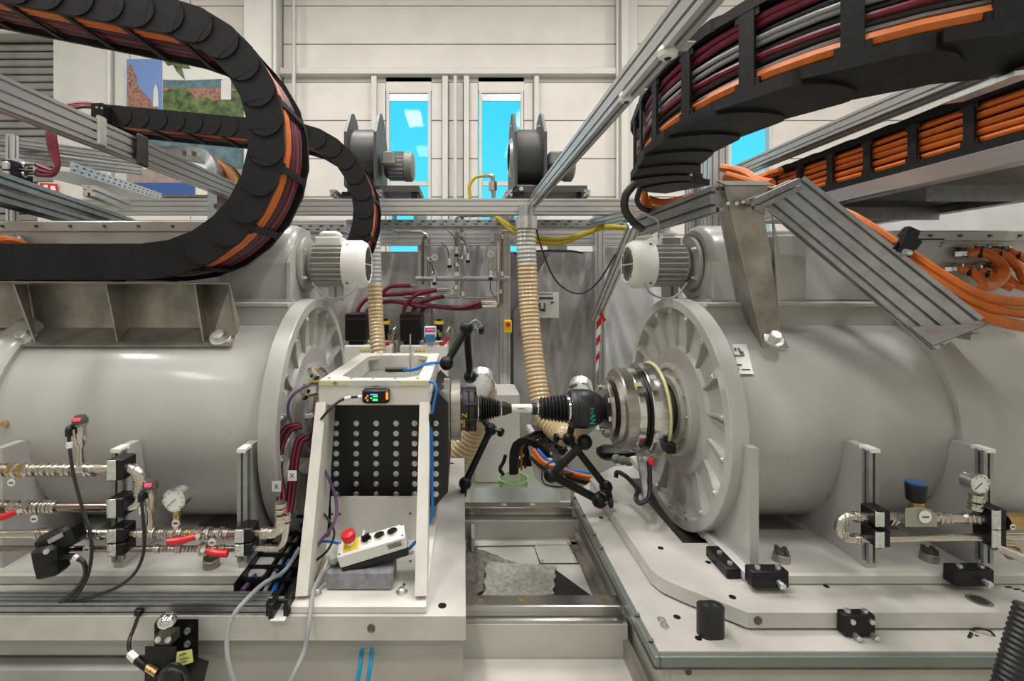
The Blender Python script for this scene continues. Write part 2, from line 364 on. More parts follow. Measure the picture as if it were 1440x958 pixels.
obj('gusset', B().obox(P(745, 323, 3.35), P(745, 304, 3.35), .09, .05, (0, 1, 0)), galv, ov)
# secondary left beams
t = thing('left_gantry', 'silver aluminium gantry rail running toward the camera at upper left', 'frame', (-2, 2.2, 2.0))
for n_, p0, p1, w, h, m in (('rail', P(-30, 330-85, 1.9), P(190, 318, 3.2), .10, .05, alu_d), ('rail', P(-30, 270, 1.8), P(150, 322, 2.9), .08, .05, alu_d), ('rail', P(178, 290, 2.7), P(125, 268, 2.2), .05, .05, alu),
                      ('rail', P(-20, 196, 3.9), P(215, 228, 4.1), .1, .07, alu_d), ('rail', P(-20, 215, 3.9), P(200, 240, 4.4), .1, .07, alu_d)):
    obj(n_, prof(B(), p0, p1, w, h), m, t, flat=True)
# end plate on left beam + little bracket
obj('end_plate', B().box(-1.268, -1.255, 1.845, 1.905, 2.08, 2.20, .004), darksteel, ov)
obj('end_bracket', B().box(-1.282, -1.268, 1.66, 1.70, 2.10, 2.205, .004), zinc, ov)
# fixed sheets under the beams
def slab(name, label, cat, poly, Y0, Y1, m, **k): return one(name, B().prism(poly, lambda u, v, w: P(u, v, w), Y0, Y1), m, label, cat, flat=True, **k)
# cable trays, perforated galvanised
def tray(label, p0, p1, w, h, n, up=(0, 0, 1)):
    t = thing('cable_tray', label, 'tray', (V(p0)+V(p1))/2, 'galvanised cable trays')
    p0, p1 = V(p0), V(p1); d = (p1-p0).normalized(); x = V(up).cross(d).normalized(); y = d.cross(x)
    obj('tray_base', B().obox(p0-y*h/2, p1-y*h/2, w, .003, up), galv, t)
    for s in (-1, 1): obj('tray_side', B().obox(p0+x*s*w/2, p1+x*s*w/2, .003, h, up), galv, t)
    L = (p1-p0).length; b = B()
    for i in range(n):
        for s in (-1, 1):
            for q in (-.22, .22):
                c = p0+d*(L*(i+.5)/n+(.3*L/n if q > 0 else 0))+x*s*(w/2+.0022)+y*q*h; b.obox(c-d*L/n*.17, c+d*L/n*.17, .0015, h*.14, up)
    o = obj('perforation', b, black, t, flat=True); o['kind'] = 'stuff'
    return t
tray('perforated tray sloping down between the left gantry rails', P(60, 232, 2.6), P(205, 276, 4.2), .25, .06, 18)
tray('perforated tray behind the cross beam, left of the blowers', (-2.6, 3.9, 2.08), (-.95, 3.9, 2.08), .2, .06, 20)
tray('perforated tray behind the cross beam, under the blowers', (-.93, 3.9, 2.12), (1.4, 3.9, 2.12), .2, .05, 26)
# galvanised arch duct with cables at left
t = thing('curved_cable_riser', 'galvanised bent cable riser with orange and grey cables behind the black chain', 'cable riser', P(300, 260, 2.7))
ap = [P(215, 216, 2.9), P(262, 216, 2.8), P(290, 219, 2.75), P(304, 235, 2.7), P(306, 262, 2.7), P(306, 330, 2.7)]
cpts = catmull(ap, 5)
b = B()
rings = []
for i, p in enumerate(cpts):
    tt = (cpts[min(i+1, len(cpts)-1)]-cpts[max(i-1, 0)]).normalized(); n = V((0, 1, 0)).cross(tt).normalized()
    rings.append([p-n*.026+V((0, -.06, 0)), p+n*.026+V((0, -.06, 0)), p+n*.026+V((0, .06, 0)), p-n*.026+V((0, .06, 0))])
obj('riser_channel', b.loft(rings), galv, t, flat=True)
for k, px in enumerate((258, 272, 303, 303)):
    c = P(px, (215, 216, 262, 290)[k], 2.64); obj('slot', B().box(c.x-.006, c.x+.006, 2.633, 2.66, c.z-.012, c.z+.012), darksteel, t)
for k, m in enumerate((orange, grey_cab, yellow, orange, blackcab)):
    o = one('riser_cable', B().tube([P(305, 226, 2.7+.03*k), P(318+k*3, 240, 2.72+.03*k), P(326+k*3, 265, 2.75+.03*k), P(322+k*2, 330, 2.8+.03*k)], .012), m,
        '%s cable spilling over the bent galvanised riser' % ('uppermost orange', 'thin grey', 'yellow', 'second orange', 'black')[k], 'cable')
# ------------------------------------------------------------------ fence behind
t = thing('safety_fence', 'grey machine fence covered with wrinkled transparent plastic film', 'fence', (.3, 4.6, 0))
def fp(px0, px1, py0, m, Y=4.6, name='fence_panel', z0=.06): return obj(name, B().box(P(px0, 0, Y).x, P(px1, 0, Y).x, Y, Y+.03, z0, P(0, py0, Y).z), m, t)
fp(430, 594, 354, fence_d); fp(596, 714, 343, film2, name='film_sheet'); fp(711, 838, 354, fence_d); fp(847, 932, 346, film2, Y=4.62, name='film_sheet')
# wrinkled film
def wrinkle(px0, px1, py0, Y, z0, m, seed, cut=None, nx=34, nz=34):
    r = random.Random(seed); fold = [(r.uniform(0, 1), r.uniform(-.9, .9), r.uniform(.015, .045), r.uniform(.008, .025)) for _ in range(13)]
    x0, x1 = P(px0, 0, Y).x, P(px1, 0, Y).x; z1 = P(0, py0, Y).z; vs = []; fs = []
    for j in range(nz+1):
        for i in range(nx+1):
            u, v = i/nx, j/nz
            if cut: v = min(v, 1-cut*max(0, .45-u)/.45) if cut > 0 else min(v, 1)
            d = sum(a*math.exp(-((u-c-s*(v-.5))/wd)**2) for c, s, a, wd in fold)+.006*math.sin(9*u+7*v)
            vs.append((x0+(x1-x0)*u, Y-d, z0+(z1-z0)*v))
    for j in range(nz):
        for i in range(nx): a = j*(nx+1)+i; fs.append([a, a+1, a+nx+2, a+nx+1])
    return obj('film_sheet', B().add(vs, fs), m, t, ang=80)
wrinkle(722, 836, 356, 4.56, .05, film, 3, .30); wrinkle(430, 592, 356, 4.56, .05, film, 8, .25); wrinkle(598, 702, 345, 4.57, .05, film2, 5); wrinkle(848, 1010, 348, 4.5, .05, film2, 9)
obj('top_cable', B().tube([P(722, 357, 4.5), P(760, 353, 4.5), P(800, 353, 4.5), P(820, 356, 4.5)], .01), blackcab, t)
fp(1185, 1500, 255, film2, Y=4.7, name='film_sheet')
# white low box on the floor behind (cabinet)
one('white_cabinet', B().box(P(668, 0, 3.9).x, P(731, 0, 3.9).x, 3.9, 4.3, 0, P(0, 554, 3.9).z, .01), colm, 'plain white cabinet standing on the floor below the drive shaft', 'cabinet')
# yellow stop switch on post
t = thing('stop_switch', 'small yellow box with a red stop button on the aluminium post', 'switch', P(714, 456, 4.28))
c = P(714, 456, 4.28); obj('box', B().box(c.x-.035, c.x+.035, c.y-.02, 4.302, c.z-.075, c.z+.035, .005), yellow, t); obj('button', B().cyl((c.x, c.y-.045, c.z), (c.x, c.y-.02, c.z), .02), red, t)
# paper notice
t = thing('paper_notice', 'white paper notice with black drawings taped to the plastic film', 'sign', P(768, 430, 4.46))
obj('sheet', B().box(P(750, 0, 4.46).x, P(786, 0, 4.46).x, 4.46, 4.465, P(0, 447, 4.46).z, P(0, 411, 4.46).z), label_w, t)
for q in ([(751, 413), (777, 413), (777, 414), (751, 414)], [(758, 418), (778, 418), (778, 421), (758, 421)], [(751, 422), (757, 422), (757, 424.5), (751, 424.5)], [(774, 424.5), (779, 424.5), (779, 426.5), (774, 426.5)],
          [(758, 426), (760, 426), (760, 433), (758, 433)], [(765, 426), (767, 426), (767, 433), (765, 433)], [(751, 433), (754, 433), (754, 439), (751, 439)], [(756, 435), (767, 433.5), (767, 438.5), (761, 438)]):
    flat('printed_mark', q, ink, t, 4.452, .004)
obj('notice_clip', B().box(P(770, 0, 4.5).x, P(798, 0, 4.5).x, 4.5, 4.53, P(0, 354, 4.5).z, P(0, 344, 4.5).z, .01), galv, t)
# barrier tape
t = thing('barrier_tape', 'red and white striped barrier tape hanging from the diagonal brace', 'tape', P(842, 435, 4.1))
for k in range(7):
    y0 = 432+k*12; pl = [(846-1.2*k*.6, y0), (839-.2*k, y0+9), (839-.2*k, y0+21), (846-.6*k, y0+12)]
    obj('tape_stripe', B().prism(pl, lambda u, v, w: P(u, v, w), 4.1+.01*(k % 2), 4.104+.01*(k % 2)), red if k % 2 else white, t, flat=True)
obj('tape_knot', B().prism([(845, 430), (849, 445), (853, 450), (848, 454), (843, 440)], lambda u, v, w: P(u, v, w), 4.08, 4.085), red, t, flat=True)
# ------------------------------------------------------------------ blowers on the cross beam
def blower(X0, dirn, label, cx_back):
    Y = 3.65; z = P(0, 222, Y).z
    t = thing('radial_blower', label, 'blower', (X0, Y, 2.23), 'blowers on the cross beam')
    a = lambda s: X0+s*dirn
    R = .205
    obj('volute', B().rev((X0, Y, z), (dirn, 0, 0), [(0, R), (.2, R)], 40), darkgrey, t)
    obj('outlet', B().box(a(.0), a(.2), Y-.02, Y+.235, z, z+.2), darkgrey, t)
    for s in (-.012, .2):
        pl = [(-.25, -.27), (.25, -.27), (.25, .12), (.1, .30), (-.02, .33), (-.1, .30), (-.25, .12)]
        obj('side_plate', B().prism(pl, lambda u, v, w: V((w, Y+u, z+v)), a(s), a(s+.02)), darkgrey, t, flat=True)
        obj('bolt', B().cyl((a(s), Y-.05, z+.22), (a(s)-.02, Y-.05, z+.22), .012, n=8), zinc, t)
    obj('inlet_guard', B().rev((a(-.03), Y, z), (dirn, 0, 0), [(0, .13), (.02, .15), (.02, .12), (0, .1)], 28, closed=True), galv, t)
    obj('motor_body', B().rev((a(.24), Y, z-.07), (dirn, 0, 0), [(0, .07), (.03, .095), (.04, .105), (.15, .105), (.155, .112), (.21, .112), (.225, .09), (.23, .02)], 28), motorgrey, t)
    for k in range(10):
        an = -1.2+k*.27; obj('cooling_fin', B().obox((a(.28), Y-.108*math.cos(an), z-.07+.108*math.sin(an)), (a(.39), Y-.108*math.cos(an), z-.07+.108*math.sin(an)), .014, .004, (0, 1, 0)), motorgrey, t)
    obj('terminal_box', B().box(a(.245), a(.335), Y-.19, Y-.10, z-.10, z+.0, .012), motorgrey, t)
    obj('foot', B().box(a(.0), a(.52), Y-.2, Y+.2, z-.30, z-.255), darkgrey, t)
    obj('foot', B().box(a(-.04), a(.06), Y-.2, Y+.2, z-.335, z-.30), black, t)
    for x in (.46,): obj('foot', B().box(a(x), a(x+.05), Y-.18, Y-.12, z-.345, z-.30), black, t)
    obj('bolt', B().cyl((a(.04), Y-.215, z-.28), (a(.04), Y-.2, z-.28), .016, n=8), zinc, t)
    obj('cable_gland', B().box(a(.12), a(.15), Y-.14, Y-.11, z-.06, z-.07), galv, t)
    return t
blower(P(486, 0, 3.4).x, 1, 'grey radial blower with motor, left one on the cross beam', 0)
blower(P(726, 0, 3.4).x, 1, 'grey radial blower with motor, right one on the cross beam', 0)
# yellow whip hose near window
t = thing('hose_coupling', 'small steel coupling with curved yellow hose standing on the cross beam', 'coupling', P(693, 278, 3.5))
obj('hose', B().tube([P(661, 279, 3.5), P(660, 262, 3.5), P(668, 250, 3.5), P(680, 247, 3.5)], .012), yellowhose, t)
obj('body', B().tube([P(680, 247, 3.5), P(690, 247, 3.5), P(693, 252, 3.5), P(694, 278, 3.5)], .016), pipem, t)
obj('collar', B().cyl(P(693, 268, 3.5), P(693, 256, 3.5), .03, n=10), pipem, t)
# yellow hoses swagging
for k, (dy, r) in enumerate(((0, .018), (6, .018))):
    one('yellow_hose', B().tube([P(697, 304, 3.8), P(725, 322+dy, 3.7), P(755, 334+dy, 3.6), P(790, 337+dy*.8, 3.6), P(825, 328, 3.6), P(850, 319+dy*.3, 3.6), P(880, 321, 3.6), P(925, 327, 3.6)], r), yellowhose,
        ('upper' if k == 0 else 'lower')+' yellow hose sagging below the cross beam', 'hose')
one('sagging_wire', B().tube([P(750, 305, 3.4), P(762, 350, 3.4), P(782, 395, 3.4), P(812, 413, 3.4), P(840, 398, 3.4), P(875, 345, 3.3), P(905, 328, 3.2), P(935, 318, 3.1)], .006), blackcab, 'thin dark wire sagging in a loop across the fence', 'cable')
# ------------------------------------------------------------------ pipework on the rear fence
t = thing('cooling_manifold', 'stainless cooling pipework with small sensors hung under the rear beam', 'pipework', (P(640, 0, 4.2).x, 4.2, 1.4))
Yp = 4.2
def run(pts, r, m=pipem, name='pipe'): return obj(name, B().tube([P(x, y, Yp) for x, y in pts], r, smooth=False, n=10), m, t)
run([(555, 326), (592, 326), (600, 330), (603, 338), (603, 444)], .016); run([(603, 332), (596, 334), (594, 345), (594, 400)], .013, pipedk)
run([(636, 408), (641, 407), (642, 404), (642, 308), (645, 304), (660, 303), (690, 303), (700, 303)], .016)
run([(610, 417), (647, 417), (650, 414), (650, 306)], .016)
run([(650, 419), (704, 419)], .012); run([(700, 340), (701, 424), (698, 429), (688, 430)], .015); run([(707, 332), (706, 426), (702, 430), (690, 431)], .015, pipedk)
run([(585, 392), (716, 392)], .022, galv, 'cross_bar'); run([(570, 418), (598, 418)], .012); run([(704, 326), (720, 328), (735, 327)], .018); run([(690, 303), (700, 300), (704, 304)], .02)
for x, y in ((642, 324), (650, 340), (642, 350), (642, 372), (650, 330), (642, 386), (704, 333), (603, 365), (641, 404), (650, 413), (702, 410), (704, 385), (650, 362)):
    obj('fitting', B().cyl(P(x, y+3, Yp), P(x, y-3, Yp), .026, n=10), pipem, t)
for x, y in ((611, 362), (690, 357)):
    g = obj('pressure_gauge', B().cyl(P(x, y, 4.14), P(x, y, 4.18), .028, n=18), chrome, t); obj('dial', B().cyl(P(x, y, 4.135), P(x, y, 4.14), .023, n=18), label_w, g)
    s = 1 if x < 650 else 1; obj('gauge_pipe', B().tube([P(x, y+4, Yp), P(x, y+13, Yp), P(x-2, y+22, Yp), P(x-8 if x < 650 else x+12, y+22, Yp)], .008, smooth=False), pipem, t)
for x, y in ((632, 373), (642, 357), (658, 366), (611, 397), (690, 390)):
    s = obj('sensor_body', B().cyl(P(x, y, 4.16), P(x, y-10, 4.16), .015, n=10), pipem, t); obj('sensor_head', B().cyl(P(x, y, 4.16), P(x, y+4, 4.16), .018, n=10), black, s)
    obj('wire', B().tube([P(x, y-9, 4.16), P(x-4, y-25, 4.16), P(x-12, y-32, 4.16)] if x != 690 else [P(690, 395, 4.15), P(690, 408, 4.15), P(697, 419, 4.15)], .004), blackcab, t)
for x0, y0, x1, y1 in ((585, 320, 585, 300), (555, 338, 555, 300), (692, 340, 692, 290), (720, 340, 720, 300)): obj('hanger_bracket', B().obox(P(x0, y0, 4.3), P(x1, y1, 4.3), .04, .03, (0, 1, 0)), galv, t)
HO = [[(520, 441), (528, 425), (545, 405), (562, 402), (578, 402)], [(566, 452), (570, 430), (585, 415), (605, 410), (614, 408)], [(500, 445), (508, 428), (525, 417), (570, 413), (612, 408)],
      [(512, 448), (522, 432), (550, 424), (585, 430), (600, 432)], [(576, 452), (585, 430), (605, 421), (624, 417)], [(583, 452), (600, 432), (625, 432), (650, 432), (672, 426), (684, 425)], [(520, 446), (530, 426), (570, 425), (600, 430), (640, 434), (665, 433), (688, 429)]]
wh = ['uppermost, ending at the short left fitting', 'from the right pump cabinet up to the left riser', 'from the left pump cabinet to the upper fitting', 'short one dipping behind the right pump', 'from the right pump to the middle fitting', 'from the right pump to the far right elbow', 'longest one at the bottom of the bundle']
for k, q in enumerate(HO): one('coolant_hose', B().tube([P(x, y, 4.05+.02*k) for x, y in q], .018), red_hose, 'dark red coolant hose, '+wh[k], 'hose', 'dark red coolant hoses')
for x, y in ((572, 402), (620, 408), (632, 417), (684, 425), (685, 431)): obj('hose_fitting', B().cyl(P(x-8, y, 4.1), P(x+12, y, 4.15), .018, n=10), pipem, t)
# pump stations
def pump(x0, x1, side, disp):
    Y = 3.7; lab = 'white pump station with black cabinet, %s' % side
    t = thing('pump_station', lab, 'pump', (P((x0+x1)/2, 0, Y).x, Y, 0), 'pump stations')
    a, b = P(x0, 0, Y).x, P(x1, 0, Y).x; zt = P(0, 486, Y).z
    obj('base_cabinet', B().box(a, b, Y, Y+.35, 0, zt, .008), white, t)
    for k in range(3):
        c = P(x0+24+k*5, 492, Y-.002); obj('warning_triangle', B().prism([(-.012, -.01), (.012, -.01), (0, .012)], lambda u, v, w: V((c.x+u, w, c.z+v)), Y-.004, Y+.001), yellow, t, flat=True)
    cx = P(x0+15, 0, Y).x; w = .085
    obj('motor_cabinet', B().box(cx-w, cx+w, Y+.02, Y+.24, zt+.03, P(0, 441, Y).z, .01), black, t); obj('cabinet_foot', B().box(cx-w*.7, cx+w*.7, Y+.05, Y+.2, zt, zt+.04), black, t)
    obj('cabinet_seam', B().box(cx-w-.001, cx+w+.001, Y+.018, Y+.2, P(0, 449, Y).z-.003, P(0, 449, Y).z+.003), red_hose, t)
    vx = P(x0+54, 0, Y).x
    obj('valve_cap', B().cyl((vx, Y+.12, P(0, 457, Y).z), (vx, Y+.12, P(0, 453, Y).z), .042, n=16), yellow, t); obj('valve_body', B().rev((vx, Y+.12, zt+.03), (0, 0, 1), [(0, .02), (.05, .02), (.07, .03), (.12, .032), (.12, .03)], 12), black, t)
    obj('valve_top', B().cyl((vx, Y+.12, P(0, 453, Y).z), (vx, Y+.12, P(0, 450, Y).z), .02, n=12), black, t)
    for k in range(9):
        r = random.Random(k+x0); ux = P(x0+30+r.uniform(0, 36), 0, Y).x; uz = zt+r.uniform(.0, .09)
        obj('fitting', B().cyl((ux, Y+.05+.02*k, uz), (ux+r.choice((0, .03)), Y+.05+.02*k, uz+.035), .013, n=8), (pipem, brass, red, darksteel)[k % 4], t)
    for k in range(3): obj('loop_pipe', B().tube([(vx+.03+.012*k, Y+.1, zt), (vx+.06+.01*k, Y+.1, zt+.09), (vx+.09, Y+.12, zt+.14), (vx+.11, Y+.12, zt+.08), (vx+.08, Y+.12, zt)], .005), pipem, t)
    obj('red_knob', B().cyl((vx+.03, Y+.02, zt), (vx+.03, Y+.02, zt+.025), .022, n=12), red, t)
    if disp:
        c = P(605, 467, Y-.01); d = obj('display_unit', B().box(c.x-.045, c.x+.045, Y-.02, Y+.05, c.z-.042, c.z+.042, .006), label_w, t)
        obj('blue_panel', B().box(c.x-.037, c.x+.037, Y-.023, Y-.019, c.z+.002, c.z+.036), mat('blue front', (.05, .18, .38)), d); obj('blue_panel', B().box(c.x-.037, c.x+.037, Y-.023, Y-.019, c.z-.076, c.z-.018), mat('blue front low', (.05, .18, .38)), d)
        obj('red_digits', B().box(c.x-.026, c.x+.026, Y-.026, Y-.022, c.z+.011, c.z+.025), ledr, d)
pump(484, 551, 'left one behind the clear duct', 0); pump(562, 629, 'right one with small red lit display', 1)
# ------------------------------------------------------------------ ribbed extraction ducts
def ribbed(name, label, segs_, r, pitch=.027, cat='duct'):
    t = thing(name, label, cat, V(segs_[0][0][0]))
    for pts, m in segs_:
        q = catmull(pts, 10); d = [0]
        for i in range(1, len(q)): d.append(d[-1]+(q[i]-q[i-1]).length)
        n = int(d[-1]/(pitch/2)); rs = []; out = []
        j = 0
        for k in range(n+1):
            s = d[-1]*k/n
            while j < len(q)-2 and d[j+1] < s: j += 1
            out.append(q[j].lerp(q[j+1], (s-d[j])/max(1e-6, d[j+1]-d[j])))
        nn = len(out)-1
        obj('ribbed_wall', B().tube(out, lambda u: r*(1.0 if round(u*nn) % 2 else .90), 30, smooth=False), m, t, ang=14)
    return t
duct_left = ribbed('extraction_duct', 'clear to tan ribbed duct hanging down left of the coolant hoses',
    [([P(524, 300, 3.25), P(525, 340, 3.25), P(527, 400, 3.25)], duct_c), ([P(527, 400, 3.25), P(529, 450, 3.22), P(533, 500, 3.1), P(545, 580, 2.95), P(580, 660, 2.8)], duct)], .052)
ribbed('extraction_duct', 'tan ribbed duct rising behind the left hub to a silver elbow', [([P(620, 680, 2.75), P(645, 640, 2.7), P(668, 595, 2.65), P(678, 555, 2.55), P(677, 545, 2.5)], duct)], .078)
dr = ribbed('extraction_duct', 'long tan ribbed duct hanging from the cross beam and curling up right',
    [([P(740, 318, 3.3), P(740, 345, 3.3), P(741, 370, 3.3)], duct_c), ([P(741, 370, 3.3), P(743, 420, 3.3), P(748, 480, 3.25), P(757, 545, 3.15), P(768, 588, 3.05), P(795, 612, 2.9), P(822, 595, 2.75), P(822, 560, 2.6)], duct)], .07)
obj('duct_collar', B().cyl(P(740, 322, 3.3), P(740, 306, 3.3), .075, n=24), zinc, dr); obj('duct_collar', B().cyl(P(740, 306, 3.3), P(740, 290, 3.3), .055, n=24), galv, dr)
for (x, y, a, b) in ((676, 540, -14, -1), (815, 553, -6, 0)):
    t = thing('duct_elbow', 'silver elbow with hose clamp %s' % ('behind the left black bellows' if x < 700 else 'behind the right black joint'), 'elbow', P(x, y, 2.35))
    obj('elbow_body', B().tube([P(x+2, y-12, 2.5), P(x, y+3, 2.42), P(x+a, y+20, 2.25), P(x+a-3, y+28, 2.15)], .058, 20), zinc, t)
    obj('clamp_band', B().tube([P(x+2, y-3, 2.47), P(x+1, y+2, 2.44)], .064, 24, smooth=False), chrome, t); obj('clamp_screw', B().cyl(P(x-14, y-8, 2.38), P(x-4, y-12, 2.36), .008), darksteel, t)
# ------------------------------------------------------------------ energy chains
def resample(pts, pitch):
    d = [0]
    for i in range(1, len(pts)): d.append(d[-1]+(V(pts[i])-V(pts[i-1])).length)
    n = int(d[-1]/pitch); out = []; j = 0
    for k in range(n+1):
        s = k*pitch
        while j < len(pts)-2 and d[j+1] < s: j += 1
        out.append(V(pts[j]).lerp(V(pts[j+1]), (s-d[j])/max(1e-9, d[j+1]-d[j])))
    return out
def chain(label, path, F, W, h, pitch, every, cables, barw, sidew=.014, clabel='', proud=.006, flip=1, seam=True, name='energy_chain', rad=None):
    # path: 2D points; F(u,v,w) -> world
    path = [V((a, b, 0)) for a, b in path]; js = resample(path, pitch); o0 = V(F(0, 0, 0)); ex = V(F(1, 0, 0))-o0; ey = V(F(0, 1, 0))-o0; ez = V(F(0, 0, 1))-o0
    c0 = js[len(js)//2]; root = thing(name, label, 'cable chain', o0+ex*c0.x+ey*c0.y)
    r = h/2; out = [(0, -r), (pitch, -r)]+[(pitch+math.sin(a*PI/12)*r*(rad or 1), -math.cos(a*PI/12)*r) for a in range(1, 12)]+[(pitch, r), (0, r)]
    lks = []
    for s, w0 in ((1, 0), (-1, W)):
        lift = lambda u: proud*(-.2+1.2*max(0, u)/(pitch+r)); b = B()
        b.loft([[V((u, v, w0-s*lift(u))) for u, v in out], [V((u, v, w0+s*sidew)) for u, v in out]])
        if seam: b.box(pitch*.35, pitch*.37, -r*.85, r*.85, *sorted((w0-s*proud*.9, w0)))
        link = obj('_l', b, chainm, flat=True); lks.append((link.data, link.location.copy())); bpy.data.objects.remove(link)
    bars = []
    for sg in (-1, 1):
        bb = B().box(pitch*.5-barw/2, pitch*.5+barw/2, sg*(r-.004)-.005, sg*(r-.004)+.003, .004, W-.004)
        for w0, w1 in ((sidew, sidew+.02), (W-sidew-.02, W-sidew)): bb.box(pitch*.5-barw*.8, pitch*.5+barw*.8, sg*(r-.004)-.006, sg*(r-.004)+.001, w0, w1)
        q = obj('_b', bb, chainm, flat=True); bars.append((q.data, q.location.copy())); bpy.data.objects.remove(q)
    for i in range(len(js)-1):
        p = js[i]; d = (js[i+1]-p).normalized(); n = V((-d.y, d.x, 0))*flip
        tx = ex*d.x+ey*d.y; ny = ex*n.x+ey*n.y
        M = Mx((tx, ny, ez)).transposed().to_4x4(); M.translation = o0+ex*p.x+ey*p.y-root.location
        for me, of in lks: inst('chain_link', me, M @ Mx.Translation(of), root)
        if i % every == 0:
            for me, of in bars: inst('crossbar', me, M @ Mx.Translation(of), root)
    fine = resample(path, pitch*.4)
    for k, (w, o_, rr, m, nm) in enumerate(cables):
        pts = []
        for i, p in enumerate(fine):
            d = (fine[min(i+1, len(fine)-1)]-fine[max(0, i-1)]).normalized(); n = V((-d.y, d.x, 0))*flip; ww = w+(.002 if rr > .011 else .004)*math.sin(i*.5+k*2)
            q = p+n*(o_+.0015*math.sin(i*.37+k)); pts.append(o0+ex*q.x+ey*q.y+ez*ww)
        gk = 'BACK' in nm; one('chain_cable', B().tube(pts, rr, 8, smooth=False), m, ('plain black cable packed at the back' if gk else nm)+' '+clabel, 'cable', ('plain black cables at the back '+clabel) if gk else None)
    return root
def arcpath(C_, R, a0, a1, n=24): return [(C_[0]+R*math.cos(math.radians(a0+(a1-a0)*i/n)), C_[1]+R*math.sin(math.radians(a0+(a1-a0)*i/n))) for i in range(n+1)]
Cl = (-1.077, 2.106); R1 = .418
ta = 79
tp = (Cl[0]+R1*math.cos(math.radians(ta)), Cl[1]+R1*math.sin(math.radians(ta)))
sl_ = -math.tan(math.radians(ta-90))
pth = [(tp[0]-1.0, tp[1]+1.0*sl_)]+arcpath(Cl, R1, ta, -90, 30)+[(Cl[0]-1.15, Cl[1]-R1)]
chain('big black cable chain looping at upper left over the left motor', pth, lambda u, v, w: V((u, 1.6+w, v)), .26, .122, .102, 2,
      [c for sd, nm_ in ((1, 'inner layer'), (-1, 'outer layer')) for c in ((.034, sd*.036, .0145, orange, 'nearest orange cable, '+nm_), (.064, sd*.038, .0145, orange, 'second orange cable, '+nm_), (.094, sd*.036, .014, orange, 'third orange cable, '+nm_),
       (.122, sd*.034, .010, blackcab, 'black cable, '+nm_), (.144, sd*.036, .009, red_hose, 'dark red hose, '+nm_), (.166, sd*.034, .010, blackcab, 'second black cable, '+nm_), (.185, sd*.038, .006, pinkstripe, 'thin pinkish line, '+nm_), (.205, sd*.032, .012, blackcab, 'thick black cable, '+nm_), (.228, sd*.034, .009, red_hose, 'rear dark red hose, '+nm_))], .024, clabel='inside the big left chain', flip=-1)
C2 = (P(400, 0, 2.67).x, P(0, 297, 2.67).z); R2 = .445
s0 = (P(146, 0, 2.67).x, P(0, 161, 2.67).z); top2 = arcpath(C2, R2, 84, -55, 26)
chain('smaller black cable chain curving down behind the left blower motor', [s0]+top2, lambda u, v, w: V((u, 2.67+w, v)), .24, .115, .1, 2,
      [c for sd, nm_ in ((1, 'inner layer'), (-1, 'outer layer')) for c in ((.034, sd*.034, .014, orange, 'front orange cable, '+nm_), (.064, sd*.034, .014, orange, 'middle orange cable, '+nm_), (.095, sd*.034, .014, orange, 'rear orange cable, '+nm_), (.13, sd*.034, .012, blackcab, 'black cable, '+nm_), (.17, sd*.034, .012, red_hose, 'dark red hose, '+nm_))], .022, clabel='inside the smaller left chain', flip=-1)
t = thing('chain_bracket', 'black bracket with small bolts where the smaller chain is fixed', 'bracket', P(133, 162, 2.6))
a, b_ = P(131, 146, 2.62), P(148, 178, 2.62); obj('plate', B().box(a.x, b_.x, 2.60, 2.93, b_.z, a.z, .004), black, t)
for x, y in ((136, 151), (143, 152), (137, 169), (144, 170)): obj('bolt', B().cyl(P(x, y, 2.60), P(x, y, 2.592), .006, n=8), zinc, t)
for k in range(3): one('red_hose', B().tube([P(150, 152+k*3, 2.8), P(125, 146+k*2, 2.75), P(100, 147+k*3, 2.7), P(78, 158+k*5, 2.65), P(68+k*4, 185, 2.6), P(72+k*4, 215, 2.6), P(80+k, 232, 2.6), P(74, 240+k*3, 2.6), P(52, 232+k*7, 2.6)], .012), red_hose, ('top', 'middle', 'bottom')[k]+' dark red hose dropping from the smaller chain end', 'hose')
t = thing('hose_terminal', 'steel hose couplings clamped to a small grey post at far left', 'terminal', P(18, 240, 2.6))
for k in range(2):
    obj('coupling', B().rev(P(12, 232+k*13, 2.6), (1, 0, 0), [(0, .012), (.05, .012), (.055, .02), (.09, .02), (.095, .013), (.15, .013)], 10), pipem, t)
obj('clamp_block', B().box(P(10, 0, 2.55).x, P(21, 0, 2.55).x, 2.52, 2.66, P(0, 254, 2.55).z, P(0, 226, 2.55).z, .004), black, t)
for k in range(2): c = P(6, 232+k*13, 2.5); obj('clamp_plate', B().box(c.x-.015, c.x+.015, 2.5, 2.52, c.z-.02, c.z+.02, .004), zinc, t)
obj('post', prof(B(), P(17, 190, 2.75), P(17, 330, 2.75), .04, .04, (0, 1, 0)), alu, t, flat=True)
